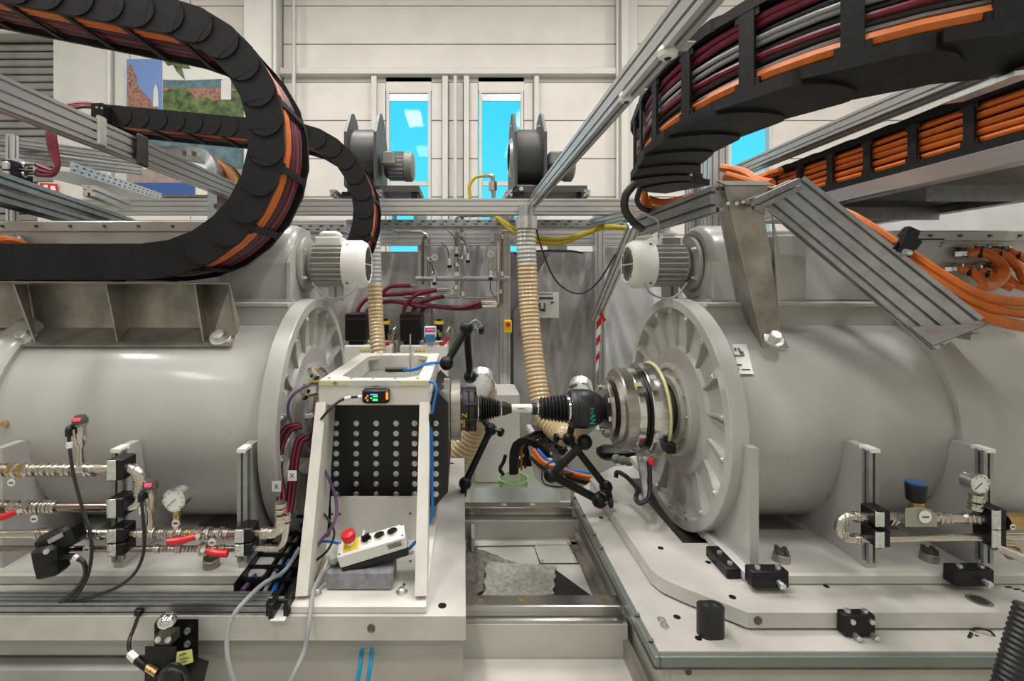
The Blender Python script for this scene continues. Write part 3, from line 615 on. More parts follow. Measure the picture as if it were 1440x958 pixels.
# right chains
rp_ = catmull([V((.865, 2.05, 0)), V((.79, 1.75, 0)), V((.79, 1.47, 0)), V((.86, 1.25, 0)), V((.98, 1.09, 0)), V((1.14, 1.0, 0)), V((1.4, .95, 0)), V((1.75, .93, 0)), V((2.4, .93, 0))], 8)
rp_ = arcpath((1.215, 2.05), .35, 95, 178, 8)[1:-1]+[(p.x, p.y) for p in rp_]
rc = []
cols = [orange, blackcab, grey_cab, blackcab, red_hose, blackcab, grey_cab, grey_cab, blackcab, red_hose, red_hose, blackcab]
nms = ['lowest orange cable', 'low black cable', 'low grey cable', 'second black cable', 'low dark red hose', 'third black cable', 'middle grey cable', 'upper grey cable', 'fourth black cable', 'upper dark red hose', 'second upper dark red hose', 'topmost black cable']
wd = [.035, .058, .075, .09, .107, .122, .138, .154, .17, .188, .206, .222]
for k in range(12): rc.append((wd[k]+(.019 if k == 0 else .004), .085+.008*math.sin(k*2.1), (.019, .008, .007, .008, .009, .007, .008, .007, .008, .010, .010, .008)[k], cols[k], nms[k]))
chain('huge black cable chain lying on its side at upper right near the camera', rp_, lambda u, v, w: V((u, v, 2.09+w)), .26, .24, .19, 1, rc+[(.045+.022*k, .03, .0135, blackcab, 'BACK') for k in range(9)], .042, sidew=.03, clabel='inside the huge right chain', proud=.012, flip=-1, seam=False, rad=.6)
chain('long black cable chain full of orange cables running toward the camera at right', [(1.785, 2.75), (1.785, .9)], lambda u, v, w: V((u, v, 2.055+w)), .20, .13, .205, 1,
      [(.044+k*.028, .035, .0122, orange, ('lowest', 'second lowest', 'middle', 'second highest', 'highest')[k]+' orange cable') for k in range(5)]+[(.048+k*.034, -.01, .019, blackcab, 'BACK') for k in range(4)], .036, sidew=.028, clabel='in the long right chain', flip=-1, seam=False, rad=.6)
# rails that carry the right chain
t = thing('chain_rail', 'silver rails and dark shelf carrying the long right cable chain', 'rail', (1.8, 1.9, 2.0))
obj('lower_rail', B().box(1.70, 1.76, .9, 2.75, 1.985, 2.05, .004), alu, t)
obj('shelf', B().box(1.76, 2.3, .9, 2.9, 1.99, 2.0), darksteel, t)
for y in (1.3, 1.8, 2.3): obj('shelf_rib', B().box(1.77, 2.3, y, y+.02, 1.93, 1.99), alu_d, t)
obj('outer_rail', B().box(2.3, 2.36, .9, 2.9, 1.96, 2.02), alu_d, t)
obj('upper_rail', prof(B(), (1.68, 1.0, 2.31), (1.68, 3.4, 2.31), .08, .06), alu, t, flat=True)
for k in range(6): obj('rail_bolt', B().cyl(P(1078+k*9, 218-k*3.5, 2.55), P(1078+k*9, 218-k*3.5, 2.53), .006, n=8), zinc, t)
t = thing('top_profile', 'transparent edged steel strip crossing under the huge chain at far right', 'strip', P(1400, 130, 1.15))
obj('strip', B().obox(P(1337, 143, 1.35), P(1450, 100, 1.0), .05, .01), zinc, t); obj('strip_edge', B().obox(P(1337, 140, 1.35), P(1450, 95, 1.0), .005, .02), alu, t)
# camera pucks under the right beam
for (px, py, Y, sz, lb) in ((939, 74, 1.136, .021, 'upper round white sensor puck under the right overhead beam'), (881, 137, 1.427, .0205, 'lower round white sensor puck under the right overhead beam')):
    c = P(px, py, Y); t = thing('sensor_puck', lb, 'sensor', c)
    obj('puck_body', B().rev(c+V((0, 0, .014)), (0, 0, -1), [(0, sz*.9), (.004, sz*1.05), (.012, sz*1.1), (.013, sz*.95), (.015, sz*.95), (.016, sz*1.1), (.024, sz*1.0), (.028, sz*.7)], 24), white, t)
    obj('lens', B().rev(c-V((0, 0, .013)), (0, 0, -1), [(0, sz*.45), (.004, sz*.3)], 16), black, t)
    obj('bracket', B().box(c.x-.016, .545, c.y-.02, c.y+.025, c.z+.015, c.z+.018), zinc, t); obj('bracket_leg', B().box(.513, .517, c.y-.02, c.y+.025, c.z+.018, c.z+.06), zinc, t); obj('bolt', B().cyl((.532, c.y, c.z+.018), (.532, c.y, c.z+.03), .005, n=8), zinc, t)
# ------------------------------------------------------------------ motors
AY, AZ = 1.95, 1.106
def onmotor(px, py, off=0.002, R=.392):    # point on motor cylinder surface seen at pixel
    lo, hi = 1.2, 1.95
    d = V(((px-651)/670, 1, -(py-405)/670)); o = V((0, 0, EYE)); A = d.y*d.y+d.z*d.z; oy, oz = o.y-AY, o.z-AZ; Bq = 2*(d.y*oy+d.z*oz); Cq = oy*oy+oz*oz-(R+off)**2
    k = (-Bq-math.sqrt(max(0, Bq*Bq-4*A*Cq)))/(2*A); return o+d*k
def motor(X0, s, side):
    F = .80 if s > 0 else .985
    t = thing('dyno_motor', 'huge grey white cylindrical electric motor with ribbed end shield on the %s side' % side, 'motor', (X0+s*.5, AY, .735))
    rv = lambda name, prf, m=paint, n=96, par=t, **k: obj(name, B().rev((X0, AY, AZ), (s, 0, 0), prf, n), m, par, **k)
    rv('housing', [(.058, .3), (.058, .392), (F, .392), (F, .3)])
    es = rv('end_shield', [(.058, .2), (.058, .45), (.056, .452), (.003, .452), (0, .449), (0, .414), (.036, .404), (.036, .262), (.024, .25), (.03, .19), (.03, .1)], paint, closed=False)
    rv('hub_ring', [(.03, .19), (.0, .185), (-.004, .178), (-.004, .165), (.004, .162), (.004, .135), (-.012, .13), (-.012, .105), (.02, .1)], paint_in)
    NR = 18
    for k in range(NR):
        a = 2*PI*(k+.5)/NR; f = lambda r, q, tt: V((X0+s*tt, AY+r*math.cos(a)-q*math.sin(a), AZ+r*math.sin(a)+q*math.cos(a)))
        rib = B().loft([[f(.252, -.004, .036), f(.252, .004, .036), f(.252, .003, .026), f(.252, -.003, .026)], [f(.33, -.006, .036), f(.33, .006, .036), f(.33, .004, .016), f(.33, -.004, .016)],
                        [f(.375, -.007, .036), f(.375, .007, .036), f(.375, .004, .006), f(.375, -.004, .006)], [f(.412, -.02, .036), f(.412, .02, .036), f(.412, .014, .002), f(.412, -.014, .002)]])
        ob = obj('rib', rib, paint_in, es)
        if k % 1 == 0: obj('bolt', B().rev(f(.397, 0, .004), (-s, 0, 0), [(0, .010), (.003, .010), (.003, .006), (.009, .006)], 8), zinc, t)
    for k in range(12):
        a = 2*PI*k/12; obj('hub_bolt', B().rev((X0+s*.001, AY+.15*math.cos(a), AZ+.15*math.sin(a)), (-s, 0, 0), [(0, .0065), (.006, .006)], 8), zinc, t)
    obj('paint_dot', B().rev((X0+s*.0, AY-.045, AZ+.172), (-s, 0, 0), [(0, .008), (.0055, .008)], 10), yellow, t)
    F = .80 if s > 0 else .985
    rv('rear_flange', [(F-.03, .39), (F-.03, .41), (F, .43), (F+.05, .43), (F+.052, .40), (F+.1, .40), (F+.105, .39)], paint)
    rv('rear_bell', [(F+.1, .30), (F+.1, .385), (F+.5, .385), (F+.52, .36), (F+.52, .1)], paint)
    for k in range(14):
        a = PI*.45+PI*(k/13)*1.1; obj('flange_bolt', B().rev((X0+s*(F-.001), AY+.415*math.cos(a), AZ+.415*math.sin(a)), (-s, 0, 0), [(0, .006), (.008, .006)], 6), darksteel, t)
    # feet: transverse webs on the sole plate
    for tt in ((.04, .40, .745) if s > 0 else (.075, .46, .83)):
        pl = [(AY-.48, .735), (AY-.48, AZ+.0), (AY-.38, AZ), (AY-.3, .9), (AY, .74), (AY+.3, .9), (AY+.38, AZ), (AY+.48, AZ), (AY+.48, .735)]
        obj('foot_web', B().prism([(AY-.48, .735), (AY-.48, 1.105), (AY-.40, 1.105), (AY-.33, .885), (AY-.2, .765), (AY-.1, .735)], lambda u, v, w: V((w, u, v)), X0+s*tt, X0+s*(tt+.028)), paint, t, flat=True)
        obj('foot_web', B().prism([(AY+.48, .735), (AY+.48, 1.105), (AY+.40, 1.105), (AY+.33, .885), (AY+.2, .765), (AY+.1, .735)], lambda u, v, w: V((w, u, v)), X0+s*tt, X0+s*(tt+.028)), paint, t, flat=True)
    a, b = sorted((X0+s*.015, X0+s*1.35))
    for y0, y1 in ((AY-.51, AY-.24), (AY+.24, AY+.51)): obj('sole_plate', B().box(a, b, y0, y1, .70, .735, .006), platem, t)
    for tt in (.015, .38, .72, 1.2): obj('sole_plate', B().box(X0+s*tt, X0+s*(tt+.09), AY-.24, AY+.24, .70, .735), platem, t)
    # top deck and terminal box
    a, b = sorted((X0+s*.06, X0+s*1.3))
    dk = B().box(a, b, AY-.17, AY+.17, 1.40, 1.535, .002); obj('top_deck', dk, paint, t); obj('deck_lip', B().box(a, b, AY-.18, AY+.18, 1.53, 1.545, .002), paint, t)
    # inspection plug on the side
    px = (8, 596) if s < 0 else (1371, 597); c = onmotor(px[0], px[1], .002)
    obj('plug', B().rev(c, (0, -1, .05), [(-.02, .011), (.008, .011), (.010, .008), (.008, .005)], 14), brass, t)
    return t
ML = motor(-.59, -1, 'left'); MR = motor(.845, 1, 'right')
def termbox(X0, X1, zt, lb, sd):
    t = thing('terminal_box', lb, 'box', ((X0+X1)/2, 2.2, 1.545))
    obj('box_body', B().box(X0, X1, 2.0, 2.5, 1.545, zt, .006), paint, t); obj('box_lid', B().box(X0-.006, X1+.006, 1.992, 2.51, zt-.045, zt, .004), paint, t)
    n = 10
    for k in range(n): x = X0+.05+(X1-X0-.1)*k/(n-1); obj('lid_screw', B().cyl((x, 1.992, zt-.022), (x, 1.984, zt-.022), .006, n=8), darksteel, t)
    return t
termbox(-2.4, -1.02, 1.88, 'long light grey terminal box with screwed lid on the left motor', 0)
tb = termbox(1.28, 2.5, 1.84, 'light grey terminal box with orange cable glands on the right motor', 0)
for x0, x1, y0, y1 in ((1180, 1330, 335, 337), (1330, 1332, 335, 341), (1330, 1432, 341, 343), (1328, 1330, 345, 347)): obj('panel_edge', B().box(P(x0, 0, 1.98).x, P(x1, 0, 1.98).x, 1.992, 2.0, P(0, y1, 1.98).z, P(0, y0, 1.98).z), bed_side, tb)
obj('side_cover', B().box(P(1090, 0, 1.9).x, P(1135, 0, 1.9).x, 1.9, 2.0, P(0, 428, 1.9).z, P(0, 330, 1.9).z, .005), paint, tb)
for y in (370, 392, 412): obj('cover_screw', B().cyl(P(1127, y, 1.9), P(1127, y, 1.885), .006, n=8), zinc, tb)
# blowers on the motors
def cooler(X0, s, lb):
    Y = 2.05; t = thing('cooling_blower', lb, 'blower', (X0, Y, 1.545), 'motor top blowers')
    z = P(0, 372, Y).z
    rv = lambda name, prf, m=paint, n=40, par=t, **k: obj(name, B().rev((X0, Y, z), (s, 0, 0), prf, n), m, par, **k)
    rv('volute', [(0, .02), (0, .145), (.012, .158), (.03, .165), (.24, .165), (.24, .02)])
    obj('outlet_duct', B().box(*sorted((X0+s*.005, X0+s*.24)), Y-.165, Y+.05, 1.545, z, .003), paint, t)
    if s < 0:
        obj('mounting_frame', B().prism([(-.18, 1.545), (-.18, z), (-.06, z+.15), (.06, z+.15), (.18, z), (.18, 1.545)], lambda u, v, w: V((w, Y+u, v)), X0+.004, X0-.01), paint, t)
    obj('base_flange', B().box(*sorted((X0-s*.02, X0+s*.27)), Y-.2, Y+.2, 1.545, 1.556), paint, t)
    mt = rv('motor_flange', [(-.006, .02), (-.006, .118), (-.022, .118), (-.024, .10), (-.024, .02)], paint_in, 32)
    rv('motor_body', [(-.024, .02), (-.024, .06), (-.05, .092), (-.055, .078), (-.18, .078), (-.18, .02)], paint, 32)
    for k in range(26):
        a = 2*PI*k/26; f = lambda r: V((0, r*math.cos(a), r*math.sin(a)))
        if abs(math.sin(a)) > .93 and math.sin(a) > 0: continue
        c = V((X0, Y, z)); obj('cooling_fin', B().obox(c+V((-s*.055, 0, 0))+f(.087), c+V((-s*.18, 0, 0))+f(.087), .0045, .022, f(1)), paint, t)
    rv('fan_cowl', [(-.178, .02), (-.178, .1), (-.18, .103), (-.25, .103), (-.27, .092), (-.278, .078), (-.274, .074), (-.272, .02)], white, 36)
    for k in range(7):
        yy = -.061+k*.0203; hh = math.sqrt(.072**2-yy**2); x = X0-s*.2745
        for s2 in (-1, 1): obj('grille_slot', B().box(x-.002, x+.002, Y+yy-.0042, Y+yy+.0042, z+s2*.003, z+s2*max(hh, .02)), darkgrey, t)
    for a in (-.9, .9, 2.3, -2.3): obj('screw', B().cyl((X0-s*.2, Y-.101*math.cos(a), z+.101*math.sin(a)), (X0-s*.2, Y-.107*math.cos(a), z+.107*math.sin(a)), .005, n=8), darksteel, t)
    for a in (.6, 2.5, 3.8, -.6): obj('flange_bolt', B().rev((X0-s*.022, Y-.105*math.cos(a), z+.105*math.sin(a)), (-s, 0, 0), [(0, .009), (.012, .009), (.012, .005), (.02, .005)], 6), zinc, t)
    tx = X0-s*.115; obj('terminal_cover', B().box(tx-.055, tx+.055, Y-.05, Y+.05, z+.075, z+.115, .004).box(tx-.042, tx+.042, Y-.04, Y+.04, z+.115, z+.14, .01), white, t)
    if s > 0: obj('rating_plate', B().box(tx-.03, tx+.045, Y-.053, Y-.0505, z+.08, z+.108), motorgrey, t)
    obj('support_leg', B().box(tx-.005, tx+.02, Y-.02, Y+.02, 1.545, z-.08).box(tx+.03, tx+.05, Y-.02, Y+.02, 1.545, z-.08), paint_in, t)
    obj('wire', B().tube([(tx+s*.05, Y-.1, z-.08), (tx+s*.0, Y-.12, z-.13), (tx-s*.05, Y-.12, z-.145), (tx-s*.11, Y-.12, z-.12), (tx-s*.125, Y-.1, z-.08)], .004), grey_cab, t)
    return t
cooler(P(428, 0, 2.05).x, -1, 'pale cooling blower with ribbed motor on top of the left machine')
cooler(P(972, 0, 2.05).x, 1, 'pale cooling blower with ribbed motor on top of the right machine')
# rating plate on the right motor (curved surface, small tilted plate)
t = thing('type_plate', 'small printed type plates on the right motor beside the end shield', 'label', P(1046, 507, 1.63))
def decal(name, poly, m, par, off=.005, th=.004):
    q = [onmotor(x, y, off) for x, y in poly]; q2 = [onmotor(x, y, off-th) for x, y in poly]
    return obj(name, B().loft([q, q2]), m, par, flat=True)
decal('plate', [(1030, 484), (1050, 484), (1060, 527), (1040, 527)], label_w, t)
for q in ([(1032, 489), (1035, 489), (1036, 493), (1033, 493)], [(1037, 489), (1039, 489), (1044, 496), (1041, 497)], [(1041, 495), (1045, 494), (1046, 497), (1042, 498)], [(1035, 512), (1043, 512), (1043, 513.5), (1035, 513.5)],
          [(1037, 517), (1039, 517), (1040, 521), (1038, 521)], [(1043, 519), (1055, 519), (1055, 520), (1043, 520)], [(1040, 526), (1059, 526), (1059, 527), (1040, 527)], [(1032, 499), (1047, 499), (1047, 500), (1032, 500)]): decal('print', q, ink, t, .0058)
# left bracket tray on the motor
t = thing('sheet_bracket', 'brown grey folded sheet steel bracket bolted on the left motor under the chain', 'bracket', P(170, 480, 1.66))
def sheet(name, pts, th, m, par):       # pts world quad/polygon, thick along normal
    pts = [V(p) for p in pts]; n = (pts[1]-pts[0]).cross(pts[-1]-pts[0]).normalized()
    return obj(name, B().loft([[p for p in pts], [p+n*th for p in pts]]), m, par, flat=True)
def L_(x, y, Y): return P(x, y, Y)
Yt, Yl = 1.68, 1.78
sheet('back_plate', [L_(-40, 396, 1.75), L_(318, 399, 1.75), L_(330, 461, 1.755), L_(-40, 461, 1.755)], .004, steel_sheet, t)
sheet('top_flange', [P(-40, 397, 1.62), P(322, 400, 1.62), L_(318, 399, 1.75), L_(-40, 396, 1.75)], .005, steel_sheet, t)
sheet('foot_flange', [L_(12, 461, 1.755), L_(334, 461, 1.755), P(326, 486, 1.665), P(22, 486, 1.665)], .005, steel_sheet, t)
for (x0, x1, xb0, xb1) in ((20, 38, 50, 58), (150, 172, 166, 182), (275, 287, 287, 296)):
    sheet('gusset', [P(x0, 400, 1.64), P(x1, 400, 1.748), P(x1+10, 461, 1.75), P(xb0, 481, 1.68)], .005, steel_sheet, t)
sheet('side_wing', [P(286, 400, 1.745), P(322, 400, 1.64), P(336, 456, 1.66), P(332, 470, 1.665), P(296, 478, 1.70)], .004, steel_sheet, t)
for x in (36, 310):
    c = P(x, 474, 1.695); n = V((0, -.8, .6)); obj('washer', B().rev(c, n, [(-.004, .036), (.006, .036), (.006, .01)], 24), zinc, t); obj('bolt_head', B().rev(c, n, [(.006, .021), (.024, .021), (.026, .016)], 6), zinc, t, flat=True)
# right bracket and diagonal profile
t = thing('support_bracket', 'tall scuffed sheet metal bracket bolted on the right motor carrying rails', 'bracket', P(1085, 480, 1.70))
br = [P(1020, 272, 1.56), P(1050, 262, 1.56), P(1076, 320, 1.60), P(1088, 420, 1.67), P(1100, 446, 1.70), P(1113, 492, 1.66), P(1078, 492, 1.66), P(1072, 460, 1.68)]
sheet('web_plate', [P(1020, 268, 1.56), P(1074, 300, 1.57), P(1087, 380, 1.60), P(1097, 462, 1.66), P(1110, 490, 1.665), P(1073, 490, 1.665), P(1062, 448, 1.65)], .006, steel_sheet, t)
sheet('side_fold', [P(1020, 268, 1.56), P(1073, 490, 1.665), P(1056, 470, 1.80), P(1036, 430, 1.84), P(1004, 266, 1.80)], .006, steel_sheet, t)
sheet('upper_plate', [P(1020, 268, 1.56), P(1020, 262, 1.56), P(1078, 262, 1.56), P(1076, 302, 1.56)], .006, steel_sheet, t)
sheet('top_fold', [P(1020, 262, 1.56), P(1088, 262, 1.56), P(1078, 256, 1.75), P(1008, 256, 1.80)], .004, darksteel, t)
sheet('rear_plate', [P(1086, 300, 1.72), P(1098, 358, 1.72), P(1128, 360, 1.72), P(1133, 366, 1.72), P(1133, 412, 1.72), P(1128, 418, 1.72), P(1098, 420, 1.72), P(1094, 430, 1.72)], .005, paint, t)
c = P(1087, 477, 1.652); n = V((0, -.75, .66)); obj('washer', B().rev(c, n, [(-.002, .033), (.007, .033), (.007, .01)], 24), zinc, t); obj('bolt_head', B().rev(c, n, [(.007, .021), (.027, .021), (.029, .016)], 6), zinc, t, flat=True)
for x, y in ((1036, 286), (1045, 284), (1024, 286)): obj('bolt', B().cyl(P(x, y, 1.56), P(x, y, 1.548), .006, n=8), zinc, t)
bd = thing('support_profile', 'aluminium profile frame with end face tilting down above the right motor', 'profile', P(1150, 300, 1.6))
obj('diagonal', prof(B(), P(1103, 272, 1.72), P(1345, 470, 1.50), .155, .045, up=(V((0, -1, 0))+V((0, 0, -.35))), cell=.039), alu_d, bd, flat=True)
obj('stub', prof(B(), P(1058, 288, 1.52), P(1118, 260, 1.62), .04, .04), alu_d, bd, flat=True)
obj('rail', prof(B(), (.845, 1.58, 1.895), (.845, 2.28, 1.895), .045, .085), alu_d, bd, flat=True)
sheet('end_closure', [P(1280, 460, 1.50), P(1394, 454, 1.43), P(1312, 486, 1.42)], .004, darksteel, bd)
obj('foot_block', B().obox(P(1300, 462, 1.62), P(1372, 474, 1.5), .05, .02), steel_sheet, bd)
# orange cable bundle on the diagonal profile
for k, (d, e, nm) in enumerate(((0, 0, 'top'), (7, 4, 'second'), (13, 10, 'third'), (5, 14, 'lowest'))):
    pts = [P(1020+k*6, 246+k*6, 2.1), P(1075, 262+k*5, 2.0), P(1140+d, 282+d*.6, 1.85), P(1200+d, 305+d, 1.72), P(1262-e*.3, 345+d+e*.3, 1.62), P(1325-e, 387+d+e, 1.54), P(1385, 418+d+e*1.6, 1.5), P(1470, 428+d*1.2+e*2.2, 1.5)]
    one('orange_cable', B().tube(pts, .0165), orange, nm+' orange cable of the bundle running down the diagonal profile', 'cable')
t = thing('cable_tie_block', 'black cable clamp gripping the orange bundle on the diagonal profile', 'clamp', P(1272, 340, 1.6))
for x, y, r in ((1277, 330, .02), (1282, 340, .024), (1272, 350, .026), (1264, 349, .018)): obj('clamp_jaw', B().obox(P(x-8, y-4, 1.57), P(x+6, y+6, 1.57), r*1.1, r*1.4), black, t, flat=True)
obj('clamp_band', B().obox(P(1283, 322, 1.56), P(1268, 357, 1.56), .02, .04), black, t, flat=True); obj('bolt', B().cyl(P(1272, 354, 1.53), P(1280, 356, 1.53), .01), zinc, t)
# glands with orange cables
for k, (x, y, r) in enumerate(((1356, 354, .018), (1380, 352, .016), (1408, 352, .016), (1342, 376, .015), (1368, 378, .015), (1390, 374, .015), (1420, 372, .015))):
    Y = 1.97; c = P(x, y, Y); t = thing('cable_gland', 'nickel cable gland, %s on the right terminal box' % ('first of the upper row', 'second of the upper row', 'third of the upper row', 'first of the lower row', 'second of the lower row', 'third of the lower row', 'fourth of the lower row')[k], 'gland', c, 'glands on the right terminal box')
    obj('gland_nut', B().rev(c+V((-.02, .02, 0)), (.75, -.66, 0), [(0, r*1.5), (.02, r*1.5), (.022, r*1.3), (.035, r*1.45), (.05, r*1.3), (.055, r)], 8), chrome, t, flat=True)
    G = [[(1362, 355), (1385, 356), (1405, 368), (1412, 385), (1400, 400), (1382, 404)], [(1390, 353), (1412, 359), (1432, 376), (1442, 395), (1470, 410)], [(1418, 353), (1437, 361), (1460, 375), (1480, 395)], [(1350, 379), (1368, 384), (1380, 395), (1390, 404)],
         [(1377, 381), (1393, 387), (1406, 398), (1424, 406)], [(1399, 377), (1413, 387), (1427, 400), (1450, 408)], [(1429, 376), (1447, 390), (1475, 408)]][k]
    pts = [P(a, b, 1.945-.022*q) for q, (a, b) in enumerate(G)]
    one('gland_cable', B().tube(pts, r), orange, 'orange cable leaving the %s' % t['label'].replace('nickel cable gland, ', ''), 'cable')
    m_ = V(pts[0]).lerp(V(pts[1]), .75); obj('cable_mark', B().tube([m_-V((.004, -.005, 0)), m_+V((.004, -.005, 0))], r*1.08, 12, smooth=False), black, t)
# left side glands partly seen
t = thing('cable_gland', 'orange cable with nickel gland at the far left terminal box edge', 'gland', P(12, 340, 1.98))
obj('gland_nut', B().rev(P(28, 340, 1.98), (-.3, -.9, 0), [(0, .03), (.02, .03), (.03, .022), (.05, .026), (.055, .02)], 8), chrome, t, flat=True); obj('cable', B().tube([P(34, 344, 1.97), P(10, 338, 1.9), P(-20, 342, 1.85)], .018), orange, t)
# black hoses and orange tangle below the huge chain
for k, (q, r, m, lb) in enumerate((([P(893, 258, 2.0), P(880, 275, 2.0), P(879, 295, 2.0), P(890, 312, 2.0), P(902, 322, 2.05)], .017, blackcab, 'thick black cable arching out of the huge chain end'), ([P(900, 265, 2.1), P(896, 282, 2.1), P(905, 294, 2.1), P(930, 300, 2.1)], .012, blackcab, 'thinner black cable behind the arching one'),
    ([P(905, 272, 2.15), P(910, 290, 2.12), P(925, 296, 2.12), P(945, 290, 2.12), P(965, 282, 2.15)], .018, orange, 'orange cable curled under the huge chain end, front'), ([P(912, 280, 2.2), P(930, 285, 2.2), P(950, 283, 2.2), P(975, 276, 2.2)], .018, orange, 'orange cable curled under the huge chain end, rear'),
    ([P(900, 300, 1.95), P(918, 306, 1.95), P(926, 314, 1.93), P(926, 335, 1.95)], .004, grey_cab, 'thin grey wire tied to the rail above the right blower motor'),
    ([P(1015, 236, 2.4), P(1045, 242, 2.3), P(1066, 254, 2.2), P(1085, 258, 2.1)], .02, orange, 'orange cable leaving the long chain, left strand'), ([P(1020, 250, 2.4), P(1050, 254, 2.3), P(1080, 245, 2.4), P(1100, 240, 2.6)], .02, orange, 'orange cable leaving the long chain, right strand'))):
    one('loose_cable', B().tube(q, r), m, lb, 'cable')
# ------------------------------------------------------------------ plates and bed
def keyhole(poly, x0, x1, y0, y1):     # rectangular hole cut in a polygon whose first point is nearest lower-left
    p = poly[0]; return [p, (x0, y0), (x0, y1), (x1, y1), (x1, y0), (x0, y0)]+[p]+poly[1:]
def holed(name, poly, hole, z0, z1, m, par):
    # split in strips around the hole so that faces stay clean
    x0, x1, y0, y1 = hole
    def clip(pl, axis, val, keep):
        out = []
        for i in range(len(pl)):
            a, b = pl[i], pl[(i+1) % len(pl)]; ia = (a[axis]-val)*keep >= 0; ib = (b[axis]-val)*keep >= 0
            if ia: out.append(a)
            if ia != ib: k = (val-a[axis])/(b[axis]-a[axis]); out.append((a[0]+(b[0]-a[0])*k, a[1]+(b[1]-a[1])*k))
        return out
    L = clip(poly, 0, x0, -1); R = clip(poly, 0, x1, 1); Mid = clip(clip(poly, 0, x0, 1), 0, x1, -1); Fr = clip(Mid, 1, y0, -1); Bk = clip(Mid, 1, y1, 1)
    b = B()
    for q in (L, R, Fr, Bk):
        if len(q) > 2: b.prism(q, lambda u, v, w: V((u, v, w)), z0, z1)
    return obj(name, b, m, par, flat=True)
def hole(par, x, y, z, r=.011, m=None, name='bolt_hole'): return obj(name, B().rev((x, y, z), (0, 0, 1), [(-.002, r), (.0008, r), (.001, r*.9), (.0004, .0001)], 16), m or black, par)
lp = thing('left_base_plate', 'thick pale base plate of the left machine with square cut edge', 'plate', (-1, 1.9, .634))
holed('plate', [(-2.6, 1.305), (.008, 1.305), (.008, 2.52), (-2.6, 2.52)], (-.68, -.50, 1.50, 2.35), .634, .70, platem, lp)
for x, y in ((622, 852), (635, 652)): c = PZ(x, y, .7); hole(lp, c.x, c.y, .70, .012)
c = P(522, 884, 1.304); obj('tapped_hole', B().rev(c, (0, -1, 0), [(-.002, .011), (.0015, .011), (.0015, .0085), (.0006, .008), (.0006, .001)], 16), darksteel, lp)
rb = thing('right_lower_plate', 'lower pale plate of the right machine with greenish rail edge', 'plate', (1.5, 1.9, .60))
holed('plate', [(.512, 1.245), (2.7, 1.245), (2.7, 2.5), (.68, 2.40), (.512, 2.2)], (.775, .97, 1.68, 2.25), .612, .65, platem, rb)
obj('edge_rail', B().box(.498, .511, 1.232, 2.2, .617, .646, .002), edgem, rb); obj('edge_rail', B().box(.512, 1.72, 1.232, 1.244, .617, .646, .002), edgem, rb)
obj('edge_groove', B().box(.4965, .499, 1.24, 2.2, .607, .6165), darksteel, rb); obj('edge_groove', B().box(.50, 1.72, 1.236, 1.246, .609, .6165), darksteel, rb)
for x, y in ((845, 728), (895, 710), (905, 735), (952, 868), (869, 740)): c = PZ(x, y, .65); hole(rb, c.x, c.y, .65, .010)
for y in (672, 700, 725, 752, 771, 865, 901): c = PX(651+.508*670*0+(.505*670/(1.0)*(y-405)/670/ .95), y, .505); obj('edge_screw', B().cyl((.512, c.y, .652), (.498, c.y, .652), .005, n=8), edgem, rb)
rp2 = thing('right_upper_plate', 'thick pale plate with chamfered corners under the right machine', 'plate', (1.5, 1.9, .656))
holed('plate', [(.79, 1.32), (2.75, 1.32), (2.75, 2.49), (.76, 2.40), (.60, 2.25), (.60, 1.52), (.617, 1.475), (.66, 1.43)], (.775, .97, 1.68, 2.25), .657, .70, platem, rp2)
obj('plate_joint', holed and B().prism([(.81, 1.35), (2.7, 1.35), (2.7, 2.4), (.78, 2.38), (.63, 2.22), (.63, 1.53), (.68, 1.45)], lambda u, v, w: V((u, v, w)), .6505, .6565), darksteel, rp2, flat=True)
for x, y, r in ((929, 771, .010), (996, 791, .009), (1030, 840, .010), (1162, 825, .008), (1205, 820, .008), (935, 700, .009), (895, 690, .009)): c = PZ(x, y, .7); hole(rp2, c.x, c.y, .70, r)
c = PZ(1377, 845, .7); hole(rp2, c.x, c.y, .7005, .021, darksteel, 'bore'); obj('rusty_bore', B().rev((c.x, c.y, .70), (0, 0, 1), [(-.002, .029), (.0012, .029), (.0012, .02), (-.002, .02)], 24, closed=True), steel_sheet, rp2)
c = P(1066, 873, 1.319); obj('tapped_hole', B().rev(c, (0, -1, 0), [(-.002, .0115), (.0015, .0115), (.0015, .0085), (.0006, .008), (.0006, .001)], 16), darksteel, rp2)
for j in range(5):
    for i in range(4):
        c = PZ(1391+j*12+i*9, 793+j*3+i*11, .7)
        if c.x < 2.6: obj('slot', B().box(c.x-.010, c.x+.010, c.y-.004, c.y+.004, .699, .7012, .002), black, rp2)
# bed with rails
bed = thing('machine_bed', 'pale welded machine bed with two polished guide rails between the machines', 'machine bed', (.2, 1.8, .0))
obj('bed_floor', B().box(-2.6, .50, 1.56, 2.15, .42, .47), bedm, bed)
obj('rail_wall', B().box(-2.6, .515, 1.49, 1.56, .1, .546), bedm, bed); obj('rail_wall', B().box(-2.6, .505, 2.15, 2.25, .1, .546), bedm, bed)
def rail(y, x1): 
    pf = [(-.03, .545), (.03, .545), (.03, .556), (.018, .563), (.018, .578), (.028, .585), (.028, .598), (.024, .601), (-.024, .601), (-.028, .598), (-.028, .585), (-.018, .578), (-.018, .563), (-.03, .556)]
    o = obj('guide_rail', B().prism(pf, lambda u, v, w: V((w, y+u, v)), -2.6, x1), railm, bed)
    return o
r1 = rail(1.524, .50); r2 = rail(2.195, .497)
for px in (675, 734, 848): c = PZ(px, 844.5, .601); obj('rail_plug', B().cyl((c.x, 1.524, .599), (c.x, 1.524, .6022), .010, n=16), brass, bed)
